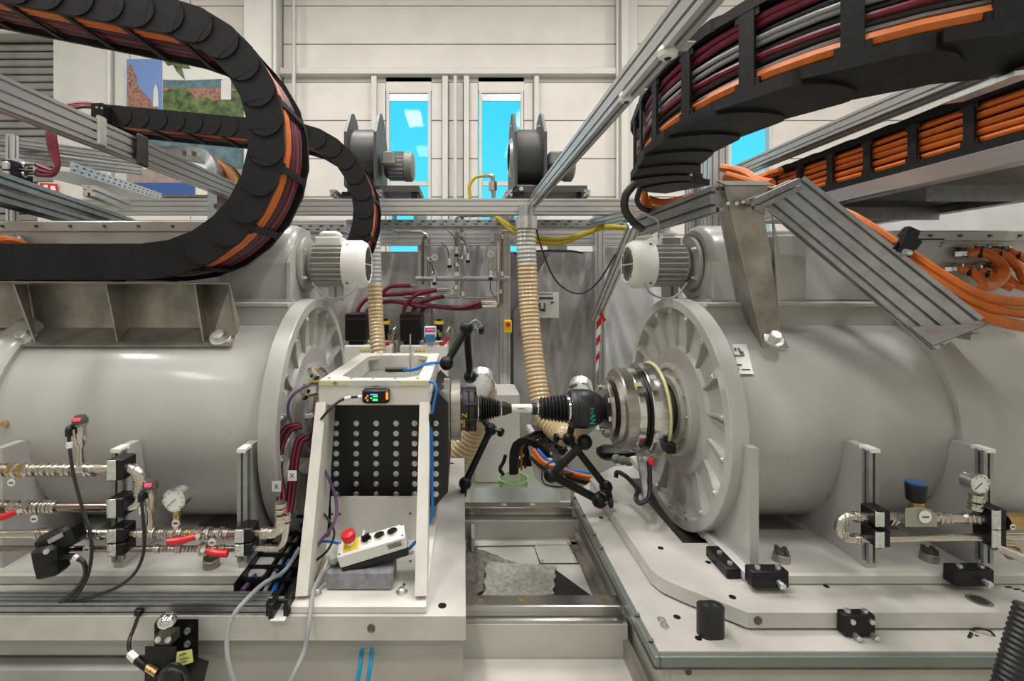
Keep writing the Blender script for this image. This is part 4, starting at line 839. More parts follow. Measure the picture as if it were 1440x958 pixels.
for px in (709, 749): c = PZ(px, 710.5, .601); obj('rail_plug', B().cyl((c.x, 2.195, .599), (c.x, 2.195, .6022), .013, n=16), zinc, bed)
obj('ledge', B().box(-2.6, .515, 1.0, 1.49, .1, .443, .006), bedm, bed)
obj('side_strip', B().box(.475, .50, 1.56, 2.15, .47, .476), steel_sheet, bed); obj('side_wall', B().box(.50, .52, 1.2, 2.25, .1, .5), steel_sheet, bed)
obj('stop_strip', B().box(.036, .05, 2.02, 2.14, .47, .54), platem, bed)
obj('cover_outline', B().prism([(749.5, 765), (801.5, 765), (815, 793.5), (758.5, 793.5)], lambda u, v, w: PZ(u, v, w), .469, .4712), darksteel, bed, flat=True)  # dark plate slightly larger than the access cover, drawn as its outline
cv = obj('access_cover', B().prism([(751, 766), (800, 766), (813, 792), (760, 792)], lambda u, v, w: PZ(u, v, w), .47, .474), bedm, bed, flat=True)
for x, y in ((755, 767), (799, 766), (762, 790), (811, 791)): c = PZ(x, y, .474); obj('cover_bolt', B().cyl(c, c+V((0, 0, .006)), .007, n=10), zinc, bed)
obj('inner_rib', B().prism([(667, 764), (815, 762), (816, 766), (667, 768)], lambda u, v, w: PZ(u, v, w), .47, .476), bedm, bed, flat=True)
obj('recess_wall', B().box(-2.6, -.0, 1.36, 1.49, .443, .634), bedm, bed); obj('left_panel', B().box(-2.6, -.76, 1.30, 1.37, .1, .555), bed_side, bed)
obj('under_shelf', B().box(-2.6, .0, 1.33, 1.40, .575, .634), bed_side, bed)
rbed = thing('right_machine_bed', 'pale welded bed side under the right lower plate', 'machine bed', (1.5, 1.9, 0))
obj('front_wall', B().box(.55, 2.7, 1.26, 1.30, 0, .604), bedm, rbed); obj('side_wall', B().box(.535, .56, 1.262, 2.22, 0, .604), bedm, rbed)
c = P(968, 945, 1.259); obj('tapped_hole', B().rev(c, (0, -1, 0), [(-.002, .009), (.0015, .009), (.0006, .007), (.0006, .001)], 16), darksteel, rbed)
# cover box behind the far rail
one('rear_cover', B().prism([(663, 708), (663, 696), (668, 687), (676, 685.5), (770, 685.5), (779, 688), (788, 708)], lambda u, v, w: PZ(u, v, w), .40, .545), greenplate, 'grey green rounded cover behind the far guide rail', 'cover', flat=True)
one('rear_bed_block', B().prism([(664, 707.5), (664, 704), (806, 704), (806, 707.5)], lambda u, v, w: PZ(u, v, w), .1, .40), platem, 'pale bed block behind the far guide rail', 'block', flat=True)
# rag and dark mat on the bed floor
def patch(name, label, cat, corners, z, n, m, amp, seed, th=.003):
    r = random.Random(seed); cs = [PZ(x, y, z) for x, y in corners]; vs = []; fs = []
    fo = [(r.uniform(0, 1), r.uniform(-1, 1), r.uniform(.3, 1)*amp, r.uniform(.02, .06)) for _ in range(8)]
    for j in range(n+1):
        for i in range(n+1):
            u, v = i/n, j/n; p = cs[0].lerp(cs[1], u).lerp(cs[3].lerp(cs[2], u), v)
            e = min(u, 1-u, v, 1-v); p.z += .012+sum(a*math.exp(-((u-c-s*(v-.5))/w)**2) for c, s, a, w in fo)+amp*.4*(1+math.sin(13*u+5*v)); p.x += .004*math.sin(20*v)*(e < .05); vs.append(p)
    m_ = len(vs); vs += [p-V((0, 0, th)) for p in vs]; a = lambda j, i: j*(n+1)+i
    for j in range(n):
        for i in range(n): fs += [[a(j, i), a(j, i+1), a(j+1, i+1), a(j+1, i)], [m_+a(j, i), m_+a(j+1, i), m_+a(j+1, i+1), m_+a(j, i+1)]]
    for i in range(n): fs += [[a(0, i), a(0, i+1), m_+a(0, i+1), m_+a(0, i)], [a(n, i), a(n, i+1), m_+a(n, i+1), m_+a(n, i)], [a(i, 0), a(i+1, 0), m_+a(i+1, 0), m_+a(i, 0)], [a(i, n), a(i+1, n), m_+a(i+1, n), m_+a(i, n)]]
    return one(name, B().add(vs, fs), m, label, cat, ang=60)
patch('rag', 'crumpled grey brown rag on the bed floor beside the left plate', 'rag', [(657, 776), (679, 779), (733, 800), (640, 862)], .47, 22, cloth, .006, 2)
patch('rag', 'flatter grey rag edge reaching toward the dark mat on the bed floor', 'rag', [(684, 795), (782, 800), (778, 840), (680, 850)], .482, 22, mat('pale rag', (.33, .32, .29), .9, nscale=50, var=.3, bump=.2), .0015, 6)
one('rubber_mat', B().prism([(781, 801), (832, 838), (775, 838)], lambda u, v, w: PZ(u, v, w), .478, .486), rubber, 'triangular black rubber mat corner on the bed floor', 'mat', flat=True)
# black pegs, washers, clamps, lugs on the right machine
t = thing('rubber_peg', 'black oval rubber peg standing on the right lower plate', 'peg', PZ(999, 900, .65)); c = PZ(999, 892, .65)
pe = [(c.x+.024*math.cos(a)+(.012 if math.cos(a) > 0 else -.012), c.y+.024*math.sin(a)) for a in [2*PI*k/20 for k in range(20)]]
obj('peg_body', B().prism(pe, lambda u, v, w: V((u, v, w)), .65, .728), rubber, t)
for d in (-.012, .012): obj('peg_hole', B().cyl((c.x+d, c.y, .7275), (c.x+d, c.y, .729), .007, n=12), darksteel, t)
c = PZ(982, 898, .65); hole(rb, c.x, c.y, .65, .009)
for x, y, lb in ((930, 872, 'left washer of two loose steel washers on the right lower plate'), (934, 880, 'right washer of two loose steel washers on the right lower plate')):
    c = PZ(x, y, .65+.003); one('washer', B().rev(c, (0, 0, 1), [(-.002, .006), (-.002, .0115), (.002, .0115), (.002, .006)], 20, closed=True), zinc, lb, 'washer')
def clampblock(x0, x1, y0, y1, Y, lb, w=.04, pins=True):
    a, b = P(x0, y1, Y), P(x1, y0, Y); t = thing('jacking_block', lb, 'block', ((a.x+b.x)/2, Y, a.z), 'black jacking blocks')
    obj('block', B().box(a.x, b.x, Y, Y+w, a.z, b.z, .003), black, t)
    for f in (.22, .78): obj('bolt', B().cyl((a.x+(b.x-a.x)*f, Y+.014, b.z), (a.x+(b.x-a.x)*f, Y+.014, b.z+.008), .008, n=8), zinc, t)
    if pins: c = V((a.x*.3+b.x*.7, Y, (a.z+b.z)/2-.004)); obj('jack_screw', B().rev(c, (.1, -1, -.25), [(0, .007), (.012, .007), (.012, .010), (.020, .010), (.022, .006)], 8), zinc, t)
    return t
clampblock(1058, 1110, 804, 828, 1.40, 'black jacking block at the front left corner of the right sole plate')
clampblock(1344, 1399, 802, 826, 1.40, 'black jacking block at the front right of the right sole plate')
t = clampblock(1188, 1232, 866, 896, 1.29, 'black square block bolted on the edge of the upper right plate', .03, False)
for x, y in ((1198, 874), (1225, 874), (1202, 893), (1227, 893)): obj('bolt', B().rev(P(x, y, 1.29), (0, -1, 0), [(0, .007), (.006 if y < 880 else .016, .007), (.007 if y < 880 else .018, .004)], 8), zinc, t)
q = [(1003, 768), (1020, 776), (1036, 797), (1036, 811), (1028, 810), (1003, 786)]; t = thing('jacking_block', 'black jacking block on the left side of the right sole plate', 'block', P(1020, 800, 1.5), 'black jacking blocks')
obj('block', B().box(.815, .858, 1.47, 1.60, .70, .735, .003), black, t)
for y in (1.49, 1.55): obj('bolt', B().cyl((.835, y, .735), (.835, y, .743), .008, n=8), zinc, t)
def lug(px, py, lb, Z=.735):
    c = PZ(px, py, Z); t = thing('lifting_lug', lb, 'lug', c, 'round lugs on the sole plates')
    obj('lug_base', B().rev(c, (0, 0, 1), [(0, .024), (.022, .024), (.024, .02), (.024, .001)], 24), steel_sheet, t)
    obj('lug_core', B().cyl(c+V((0, 0, .024)), c+V((0, 0, .036)), .017, .014, 12), darksteel, t)
    for k in range(4): a = k*PI/2+.4; obj('lug_tooth', B().box(c.x+.016*math.cos(a)-.005, c.x+.016*math.cos(a)+.005, c.y+.016*math.sin(a)-.005, c.y+.016*math.sin(a)+.005, c.z+.024, c.z+.042, .001), darksteel, t)
lug(1099, 789, 'round steel lug on the right sole plate near the end shield'); lug(1307, 788, 'round steel lug on the right sole plate under the pipework'); lug(297, 797, 'round dark lug on the left sole plate under the red levers')
# ------------------------------------------------------------------ left recess with cables, T-slot bar
t = thing('slot_profile', 'long dark edged aluminium profile lying on the front of the left plate', 'profile', (-1.4, 1.33, .70))
obj('extrusion', prof(B(), (-2.6, 1.333, .7175), (P(376, 0, 1.31).x, 1.333, .7175), .05, .035, cell=.0175), alu_d, t, flat=True); obj('end_cap', B().box(P(375, 0, 1.31).x, P(380, 0, 1.31).x, 1.305, 1.36, .70, .736), black, t)
obj('cable_clip', B().box(P(189, 0, 1.3).x, P(199, 0, 1.3).x, 1.296, 1.31, .705, .722, .002), black, t)
cb = thing('corner_bracket', 'small black clamp with white label at the front foot of the test frame', 'bracket', P(388, 865, 1.31))
obj('block', B().box(P(379, 0, 1.3).x, P(386, 0, 1.3).x, 1.29, 1.36, .70, .744, .002), black, cb); obj('block', B().box(P(398, 0, 1.3).x, P(405, 0, 1.3).x, 1.30, 1.36, .70, .750, .002), black, cb); obj('screw', B().cyl(P(378, 842, 1.33), P(404, 842, 1.33), .007), darksteel, cb); obj('label', B().box(P(381, 0, 1.29).x, P(401, 0, 1.29).x, 1.285, 1.33, .70, .703), label_w, cb)
tr_ = thing('floor_cable_channel', 'dark cable channel full of cables running back beside the test frame', 'cable channel', (-.6, 1.6, .70))
obj('channel', B().box(-.655, -.495, 1.36, 2.3, .70, .712).box(-.655, -.650, 1.36, 2.3, .712, .755).box(-.50, -.495, 1.36, 2.3, .712, .74), black, tr_)
for k in range(14): obj('channel_rung', B().box(-.652, -.498, 1.40+k*.065, 1.412+k*.065, .735, .742), black, tr_)
CS = [(violet, 'violet'), (blackcab, 'black'), (grey_cab, 'grey'), (blue, 'dark blue'), (blackcab, 'thick black')]
for k, (m, nm) in enumerate(CS): one('channel_cable', B().tube([(-.635+.028*k+.008*math.sin(j*1.7+k), 1.37+j*.13, .724+.005*math.cos(j+k)) for j in range(7)], .007), m, nm+' cable lying in the dark channel beside the test frame', 'cable')
# ------------------------------------------------------------------ test frame
tf = thing('test_frame', 'white welded test frame stand with sloping legs around the black bolted block', 'stand', (-.3, 1.9, .70))
fx0, fx1, ft, fy, by = -.485, -.112, 1.29, 1.6, 2.26
obj('top_rail', B().box(fx0, fx1, fy, fy+.045, ft-.085, ft, .003), framew, tf); obj('top_rail', B().box(fx0, fx1, by-.05, by, ft-.085, ft, .003), framew, tf)
obj('top_rail', B().box(fx0, fx0+.055, fy+.045, by-.05, ft-.085, ft, .003), framew, tf); obj('top_rail', B().box(fx1-.045, fx1, fy+.045, by-.05, ft-.085, ft, .003), framew, tf)
for cx, cy in ((fx0+.055, fy+.045), (fx1-.045, fy+.045), (fx0+.055, by-.05), (fx1-.045, by-.05)):
    sx = 1 if cx < -.3 else -1; sy = 1 if cy < 1.9 else -1; obj('corner_fillet', B().prism([(cx, cy), (cx+sx*.05, cy), (cx, cy+sy*.05)], lambda u, v, w: V((u, v, w)), ft-.02, ft-.002), framew, tf, flat=True)
obj('inner_pan', B().box(fx0+.05, fx1-.04, fy+.04, by-.045, 1.215, 1.222), motorgrey, tf)
obj('cover_strip', B().box(fx0+.002, fx1-.002, fy-.002, fy+.002, ft-.020, ft-.001), mat('strip grey', (.55, .545, .53), .5), tf)
def plate4(name, q, th, m, par): return sheet(name, q, th, m, par)
for xa, xb, side in ((fx0, fx0+.028, 'l'), (fx1-.032, fx1, 'r')):
    xo = -.475 if side == 'l' else -.100; w = .036
    t0, b0 = V(((xa+xb)/2-.004 if side == 'l' else (xa+xb)/2, fy+.02, ft-.085)), V((-.453 if side == 'l' else -.118, 1.36, .722))
    obj('leg', B().obox(t0, b0, .034, .05, (0, 1, .35)), framew, tf, flat=True)
    sheet('leg_web', [(t0.x, fy+.03, ft-.085), (b0.x, 1.37, .722), (b0.x, 1.55, .722), (t0.x, fy+.16, ft-.085)], .006, framew, tf)
    obj('leg', B().obox((t0.x, by-.03, ft-.085), (b0.x, by-.03, .722), .034, .05, (0, 1, 0)), framew, tf, flat=True)
    for f in (.06, .42, .93): c = t0.lerp(b0, f)+V((.004, -.0255, -.005)); obj('screw', B().cyl(c, c+V((0, -.003, 0)), .0035, n=8), darksteel, tf)
obj('base_plate', B().box(-.478, -.102, 1.315, 2.3, .70, .722, .003), framew, tf)
obj('lower_panel', B().box(-.46, -.135, 1.66, 1.67, .722, .87), framew, tf)
for x, y in ((467, 723), (478, 723), (577, 722), (577, 790), (568, 823)): obj('screw', B().cyl(P(x, y, 1.66) if y < 750 else PZ(x, y, .722), (P(x, y, 1.66)+V((0, -.003, 0))) if y < 750 else PZ(x, y, .722)+V((0, 0, .003)), .004, n=8), darksteel, tf)
for x, y in ((565, 834), (576, 778), (444, 836)): c = PZ(x, y, .722); obj('anchor_washer', B().rev(c, (0, 0, 1), [(0, .017), (.004, .017), (.004, .002)], 20), zinc, tf); obj('anchor_bolt', B().rev(c+V((0, 0, .004)), (0, 0, 1), [(0, .011), (.01, .011), (.012, .007)], 6), zinc, tf, flat=True)
for x0, x1 in ((450, 490), (564, 600)):
    obj('tape_patch', B().box(P(x0, 0, fy).x, P(x1, 0, fy).x, fy-.0035, fy-.002, P(0, 542, fy).z, P(0, 536, fy).z), tape, tf)
    if x0 == 450: c = P(471, 539, fy-.004); obj('marker_cross', B().box(c.x-.009, c.x+.009, fy-.005, fy-.0035, c.z-.0006, c.z+.0006).box(c.x-.0006, c.x+.0006, fy-.005, fy-.0035, c.z-.008, c.z+.008), ink, tf)
obj('tape_patch', B().box(-.28, fx1-.05, by-.04, by-.01, ft, ft+.001), tape, tf)
for k in range(5): c = V((fx0+.03+.075*k, fy+.02, ft)); obj('top_screw', B().cyl(c, c+V((0, 0, .006)), .006, n=8), zinc, tf); c = V((fx0+.03+.075*k, by-.02, ft)); obj('top_screw', B().cyl(c, c+V((0, 0, .006)), .007, n=8), zinc, tf)
c = P(528, 543, fy-.002); obj('logo_mark', B().box(c.x-.012, c.x+.012, fy-.003, fy-.0015, c.z-.001, c.z+.001), ink, tf)
# black bolted load block
lb_ = thing('load_block', 'black octagonal load block covered with rows of silver bolts in the test frame', 'load block', (-.27, 1.9, .80))
yb0 = 1.74; X_ = lambda px: (px-651)/670*yb0; Z_ = lambda py: EYE-(py-405)/670*yb0
oc = [(X_(455), Z_(690)), (X_(463), Z_(712)), (X_(612), Z_(712)), (X_(630), Z_(692)), (X_(630), Z_(566)), (X_(612), Z_(548)), (X_(596), Z_(566)), (X_(455), Z_(566))]
obj('block_body', B().prism(oc, lambda u, v, w: V((u, w, v)), yb0, 2.16), blackplate, lb_, flat=True)
sb = None
for i, px in enumerate((473, 501, 529, 557, 583, 613)):
    for k in range(8 if px < 600 else 8):
        py = 595.5+14.2*k; c = P(px, py, yb0)
        if sb is None: sb = obj('silver_bolt', B().rev(c, (0, -1, 0), [(0, .0105), (.002, .0105), (.002, .0078), (.008, .0072), (.009, .005), (.005, .004)], 10), zinc, lb_); s0c = c.copy(); s0l = sb.location.copy()
        else: inst('silver_bolt', sb, Mx.Translation(c-s0c+s0l), lb_)
# blue hose on the frame
one('blue_hose', B().tube([P(604, 537, 1.60), P(611, 539, 1.58), P(614, 548, 1.57), P(610, 570, 1.57), P(606, 600, 1.57), P(605, 640, 1.56), P(607, 680, 1.55), P(608, 715, 1.53), P(604, 735, 1.52), P(598, 748, 1.52)], .0042), blue, 'blue air hose running down the right leg of the test frame', 'hose')
one('blue_hose', B().tube([P(606, 590, 1.575), P(608, 640, 1.57), P(608, 690, 1.55), P(609, 725, 1.54)], .004), blue, 'second thinner blue hose beside the right leg of the test frame', 'hose')
t = thing('hose_fitting', 'small black push fitting on the blue hose at the test frame', 'fitting', P(607, 592, 1.57)); obj('fitting_body', B().cyl(P(606.5, 582, 1.57), P(606.5, 600, 1.57), .008), black, t)
# stuff in the frame opening
t = thing('sensor_stalk', 'thin vertical rod with blue plugs inside the top opening of the frame', 'rod', P(577, 520, 1.95))
obj('rod', B().cyl(P(577, 524, 1.95), P(577, 470, 1.95), .003), galv, t); obj('rod_sleeve', B().cyl(P(579, 508, 1.95), P(579, 498, 1.95), .006), zinc, t)
obj('blue_tube', B().tube([P(547, 522, 1.95), P(565, 521, 1.95), P(582, 520, 1.9), P(600, 512, 1.9), P(618, 510, 1.9)], .006), blue, t); obj('plug', B().cyl(P(542, 520, 1.95), P(572, 520, 1.95), .010), blackcab, t)
# control box on foam block
one('foam_block', B().box(P(458, 0, 1.38).x, P(552, 0, 1.38).x, 1.38, 1.47, .722, .778, .006), foam, 'grey rough foam block lying on the base of the test frame', 'block')
cbx = thing('control_box', 'white and black control box with red emergency stop tilted on the foam block', 'control box', (0, 0, 0))
obj('lower_shell', B().box(-.098, .098, -.03, .03, -.042, -.016, .003), black, cbx); obj('upper_shell', B().box(-.1, .1, -.031, .031, -.016, .026, .004), white, cbx)
obj('collar_plate', B().box(-.083, -.037, -.023, .023, .026, .029, .003), yellow, cbx)
obj('stop_stem', B().cyl((-.06, 0, .029), (-.06, 0, .044), .013, n=18), zinc, cbx); obj('stop_button', B().rev((-.06, 0, .042), (0, 0, 1), [(0, .014), (.003, .018), (.020, .021), (.026, .019), (.029, .012)], 24), red, cbx)
for i, x in enumerate((-.014, .025, .064)):
    obj('ring', B().rev((x, 0, .026), (0, 0, 1), [(0, .017), (.006, .016), (.007, .013), (.003, .012)], 22), chrome, cbx); obj('push_cap', B().cyl((x, 0, .028), (x, 0, .032), .011, n=18), black, cbx)
obj('selector', B().obox((-.026, -.004, .038), (-.004, .006, .038), .006, .014), black, cbx); obj('selector_tip', B().obox((-.020, .002, .042), (-.016, .016, .048), .005, .006), white, cbx)
obj('print_label', B().box(.042, .088, -.0322, -.031, -.001, .019), galv, cbx)
for k in range(3): obj('print_line', B().box(.046, .084, -.0328, -.0322, .002+.005*k, .0045+.005*k), ink, cbx)
for x in (-.093, .093):
    for y in (-.024, .024): obj('corner_screw', B().cyl((x, y, .026), (x, y, .0275), .003, n=8), darksteel, cbx)
obj('cable_gland', B().rev((-.1, 0, .0), (-1, 0, 0), [(0, .014), (.012, .014), (.012, .017), (.024, .017), (.028, .012), (.034, .008)], 10), grey_cab, cbx)
cbx.location = P(525, 769, 1.42); cbx.rotation_euler = (math.radians(10), math.radians(-13), math.radians(8))
# grey cable from the control box & other cables
one('grey_cable', B().tube([P(483, 784, 1.42), P(470, 788, 1.42), P(462, 798, 1.40), P(450, 812, 1.39), P(441, 830, 1.35), P(438, 850, 1.31), P(434, 880, 1.27), P(428, 915, 1.25), P(415, 945, 1.22), P(400, 975, 1.2)], .006), grey_cab, 'grey control box cable hanging down over the plate edge', 'cable')
one('grey_cable', B().tube([P(422, 770, 1.46), P(400, 803, 1.42), P(372, 820, 1.36), P(345, 845, 1.28), P(326, 870, 1.25), P(319, 900, 1.23), P(322, 935, 1.21), P(335, 975, 1.2)], .006), grey_cab, 'grey cable looping out of the dark channel and down left', 'cable')
one('violet_cable', B().tube([P(432, 542, 1.62), P(412, 556, 1.6), P(405, 575, 1.6), P(412, 600, 1.6), P(428, 625, 1.6), P(448, 650, 1.6), P(462, 672, 1.58), P(473, 705, 1.56), P(470, 735, 1.52), P(452, 760, 1.48), P(440, 775, 1.45)], .005), violet, 'violet cable curving through the left legs of the test frame', 'cable')
one('black_cable', B().tube([P(447, 715, 1.56), P(460, 728, 1.55), P(470, 750, 1.52), P(460, 775, 1.48), P(435, 795, 1.45)], .004), blackcab, 'short black cable loop behind the left front leg', 'cable')
one('blue_cable', B().tube([P(440, 770, 1.5), P(452, 762, 1.52), P(470, 763, 1.5), P(480, 766, 1.46)], .004), blue, 'short blue cable left of the control box', 'cable')
one('blue_cable', B().tube([P(563, 778, 1.43), P(575, 772, 1.45), P(585, 762, 1.5), P(600, 752, 1.52)], .005), blue, 'short blue cable right of the control box', 'cable')
for k, (a, b) in enumerate(((458, 451), (466, 456), (450, 447))): one('thin_wire', B().tube([P(a+8, 775+k*3, 1.47), P(a, 795, 1.45), P(b-2, 812, 1.42), P(b-12, 830, 1.38)], .003), (white, grey_cab, brass)[k], ('white', 'grey', 'tan')[k]+' thin wire beside the foam block', 'wire')
# display unit
du = thing('display_sensor', 'small black handheld display with green digits stuck on the test frame', 'display', P(528, 558, 1.59))
a, b = P(509, 568, 1.57), P(547, 548, 1.57); obj('body', B().box(a.x, b.x, 1.568, 1.60, a.z, b.z, .006), black, du)
def db(x0, x1, y0, y1, m, nm='screen_mark'): a, b = P(x0, y1, 1.567), P(x1, y0, 1.567); return obj(nm, B().box(a.x, b.x, 1.5665, 1.5685, a.z, b.z), m, du)
db(520.5, 531, 554.3, 556, ledb); db(524.5, 531, 556.8, 558.6, ledg); db(524, 531, 561, 564, ledg); db(520.5, 523, 559.2, 560.6, ledg); db(542.5, 546, 552, 562, ledo, 'status_lamp')
for x, y in ((517, 557), (514.5, 560), (517, 563)): c = P(x, y, 1.568); obj('key', B().cyl(c, c+V((0, -.002, 0)), .003, n=10), ledo, du)
obj('connector', B().cyl(P(503.5, 558.5, 1.58), P(509.5, 558.5, 1.58), .006), white, du)
obj('lead', B().tube([P(505, 558.5, 1.58), P(494, 559, 1.58), P(482, 562, 1.58), P(470, 570, 1.57), P(458, 582, 1.56), P(444, 600, 1.6), P(436, 615, 1.66)], .0045), blackcab, du); obj('lead_tag', B().cyl(P(485, 561, 1.58), P(494, 559, 1.58), .0065), white, du)
# coupling on the left shaft
cp = thing('shaft_coupling', 'dark shaft coupling with brackets between the left motor and test frame', 'coupling', (-.54, AY, AZ))
obj('coupling_body', B().rev((-.60, AY, AZ), (1, 0, 0), [(0, .10), (.02, .10), (.022, .125), (.045, .125), (.047, .09), (.08, .09), (.082, .11), (.12, .11), (.12, .02)], 36), machined, cp)
for k in range(10): a = 2*PI*k/10; obj('bolt', B().rev((-.554, AY+.112*math.cos(a), AZ+.112*math.sin(a)), (1, 0, 0), [(0, .008), (.012, .008)], 8), chrome, cp)
obj('bracket_plate', B().box(-.535, -.50, 1.80, 1.86, .82, 1.20, .004), black, cp); obj('white_tag', B().obox(P(428, 586, 1.78), P(440, 584, 1.78), .02, .012), label_w, cp, flat=True)
obj('clip', B().obox(P(418, 592, 1.78), P(430, 586, 1.78), .02, .014), black, cp, flat=True)
for k in range(3): obj('pipe_loop', B().tube([P(447, 537+k*3, 1.72), P(437, 538+k*2, 1.72), P(430, 548+k, 1.72), P(433, 556, 1.72), P(447, 557-k*2, 1.72)], .004), (yellowhose, darksteel, chrome)[k], cp)
for x, y in ((436, 520), (441, 524), (428, 543), (425, 552)): obj('shiny_fitting', B().cyl(P(x, y, 1.75), P(x+4, y+8, 1.73), .012, n=8), chrome, cp)
# red coolant hoses with stripe
HS = [([(422, 597), (402, 602), (390, 625), (386, 660), (391, 690), (393, 712)], 'outermost'), ([(424, 600), (408, 606), (397, 628), (394, 660), (398, 690), (399, 712)], 'second'), ([(428, 612), (418, 620), (412, 645), (408, 680), (405, 710), (402, 730)], 'third'), ([(434, 615), (424, 622), (418, 645), (414, 680), (410, 710), (405, 730)], 'innermost')]
for q, nm in HS:
    o = thing('striped_hose', '%s dark red hose with pink stripe dropping from the left coupling' % nm, 'hose', P(q[0][0], q[0][1], 1.6), 'striped red hoses')
    Y = 1.60; obj('hose_body', B().tube([P(x, y, Y-.003*i*i*.5*2) for i, (x, y) in enumerate(q)], .0085), darkred, o)
    obj('stripe', B().tube([P(x, y, Y-.003*i*i-.0065) for i, (x, y) in enumerate(q)], .0027), pinkstripe, o)
for x, y in ((389, 684), (411, 669)):
    t = thing('hose_tag', 'white printed tag on the %s red striped hoses' % ('left pair of' if x < 400 else 'right pair of'), 'tag', P(x, y, 1.5)); c = P(x+1, y, 1.515)
    obj('tag', B().box(c.x-.016, c.x+.012, c.y-.002, c.y+.001, c.z-.016, c.z+.016), label_w, t)
    text('X', ink, t, facing(c+V((-.002, -.003, 0))), .022)
# ------------------------------------------------------------------ shaft line
sh = thing('shaft_bearing', 'stacked chrome and grey bearing discs on the right side of the test frame', 'bearing', (-.08, AY, AZ))
def disc(par, x0, x1, r, m, nm, ch=.003, r_in=.02, n=56): return obj(nm, B().rev((0, AY, AZ), (1, 0, 0), [(x0, r_in), (x0, r-ch), (x0+ch, r), (x1-ch, r), (x1, r-ch), (x1, r_in)], n), m, par)
disc(sh, -.17, -.12, .115, darksteel, 'inner_disc'); disc(sh, -.12, -.077, .108, chrome, 'chrome_sleeve'); disc(sh, -.077, -.050, .128, chrome, 'silver_ring'); disc(sh, -.049, -.008, .124, machined, 'grey_disc')
for k in range(6): a = 2*PI*(k+.3)/6; obj('bolt', B().rev((-.009, AY+.095*math.cos(a), AZ+.095*math.sin(a)), (1, 0, 0), [(0, .007), (.004, .007)], 8), zinc, sh)
obj('side_tab', B().box(-.14, -.10, AY-.12, AY-.10, .93, 1.0), darksteel, sh); obj('side_plate', B().box(-.15, -.085, 1.95, 2.0, .80, 1.02, .003), blackplate, sh)
ds = thing('drive_shaft', 'black and silver drive shaft with ribbed rubber boots between the machines', 'drive shaft', (.3, AY, AZ))
K = 1.95/670; xx = lambda px: (px-651)*K
disc(ds, xx(648), xx(659), .086, rubber, 'flange_cup', r_in=.01); disc(ds, xx(659), xx(667), .088, rubber, 'bolt_ring'); disc(ds, xx(667), xx(670.5), .062, rubber, 'neck')
for k in range(8): a = 2*PI*(k+.5)/8; obj('flange_bolt', B().rev((xx(655), AY+.08*math.cos(a), AZ+.08*math.sin(a)), (1, 0, 0), [(0, .010), (.042, .010), (.044, .006)], 10), black, ds)
disc(ds, xx(670.5), xx(674), .050, chrome, 'band')
def boot(x0, x1, r0, r1, n, nm='boot'):
    pf = [(x0, .01)]
    for k in range(n):
        u = (k+.5)/n; r = r0+(r1-r0)*u; a = x0+(x1-x0)*k/n; w = (x1-x0)/n; pf += [(a+w*.02, r*.80), (a+w*.25, r*.9), (a+w*.45, r), (a+w*.6, r), (a+w*.8, r*.88)]
    pf += [(x1, r1*.8), (x1, .01)]; return obj(nm, B().rev((0, AY, AZ), (1, 0, 0), pf, 48), rubber, ds, ang=50)
boot(xx(674), xx(702.5), .058, .034, 8); disc(ds, xx(702.5), xx(706), .030, chrome, 'band')
obj('sleeve', B().rev((0, AY, AZ), (1, 0, 0), [(xx(706), .01), (xx(706), .028), (xx(710), .028), (xx(716), .020), (xx(719), .020), (xx(719), .01)], 32), rubber, ds)
disc(ds, xx(718.5), xx(748), .0185, white, 'shaft_tube', .001); 
obj('tube_label', B().box(xx(723), xx(744), AY-.0195, AY-.0185, AZ-.008, AZ+.010), label_w, ds); obj('label_line', B().box(xx(725), xx(742), AY-.0199, AY-.0195, AZ-.002, AZ-.0005).box(xx(728), xx(737), AY-.0199, AY-.0195, AZ+.004, AZ+.0065), ink, ds)
obj('sleeve', B().rev((0, AY, AZ), (1, 0, 0), [(xx(748), .01), (xx(748), .024), (xx(754), .026), (xx(754), .01)], 32), rubber, ds); disc(ds, xx(754), xx(757.5), .028, chrome, 'band')
obj('sleeve', B().rev((0, AY, AZ), (1, 0, 0), [(xx(757.5), .01), (xx(757.5), .024), (xx(760), .026), (xx(760), .01)], 32), rubber, ds)
boot(xx(759), xx(797), .045, .058, 8); disc(ds, xx(796), xx(801), .054, chrome, 'band')
obj('joint_bell', B().rev((0, AY, AZ), (1, 0, 0), [(xx(801), .01), (xx(801), .072), (xx(804), .078), (xx(808), .080), (xx(809), .077), (xx(811), .079), (xx(820), .080), (xx(829), .077), (xx(837), .068), (xx(844), .055), (xx(848), .042), (xx(856), .036), (xx(856), .01)], 56), rubber, ds)
text('HAN', inkb, ds, facing((.509, AY-.077, AZ-.010), right=(0, -.12, -1), up=(1, .28, 0)), .030, ext=.003)
text('Z um', yellow, ds, facing((.004, AY-.083, AZ-.026), right=(0, .3, -.95), up=(1, 0, 0)), .030, ext=.002)
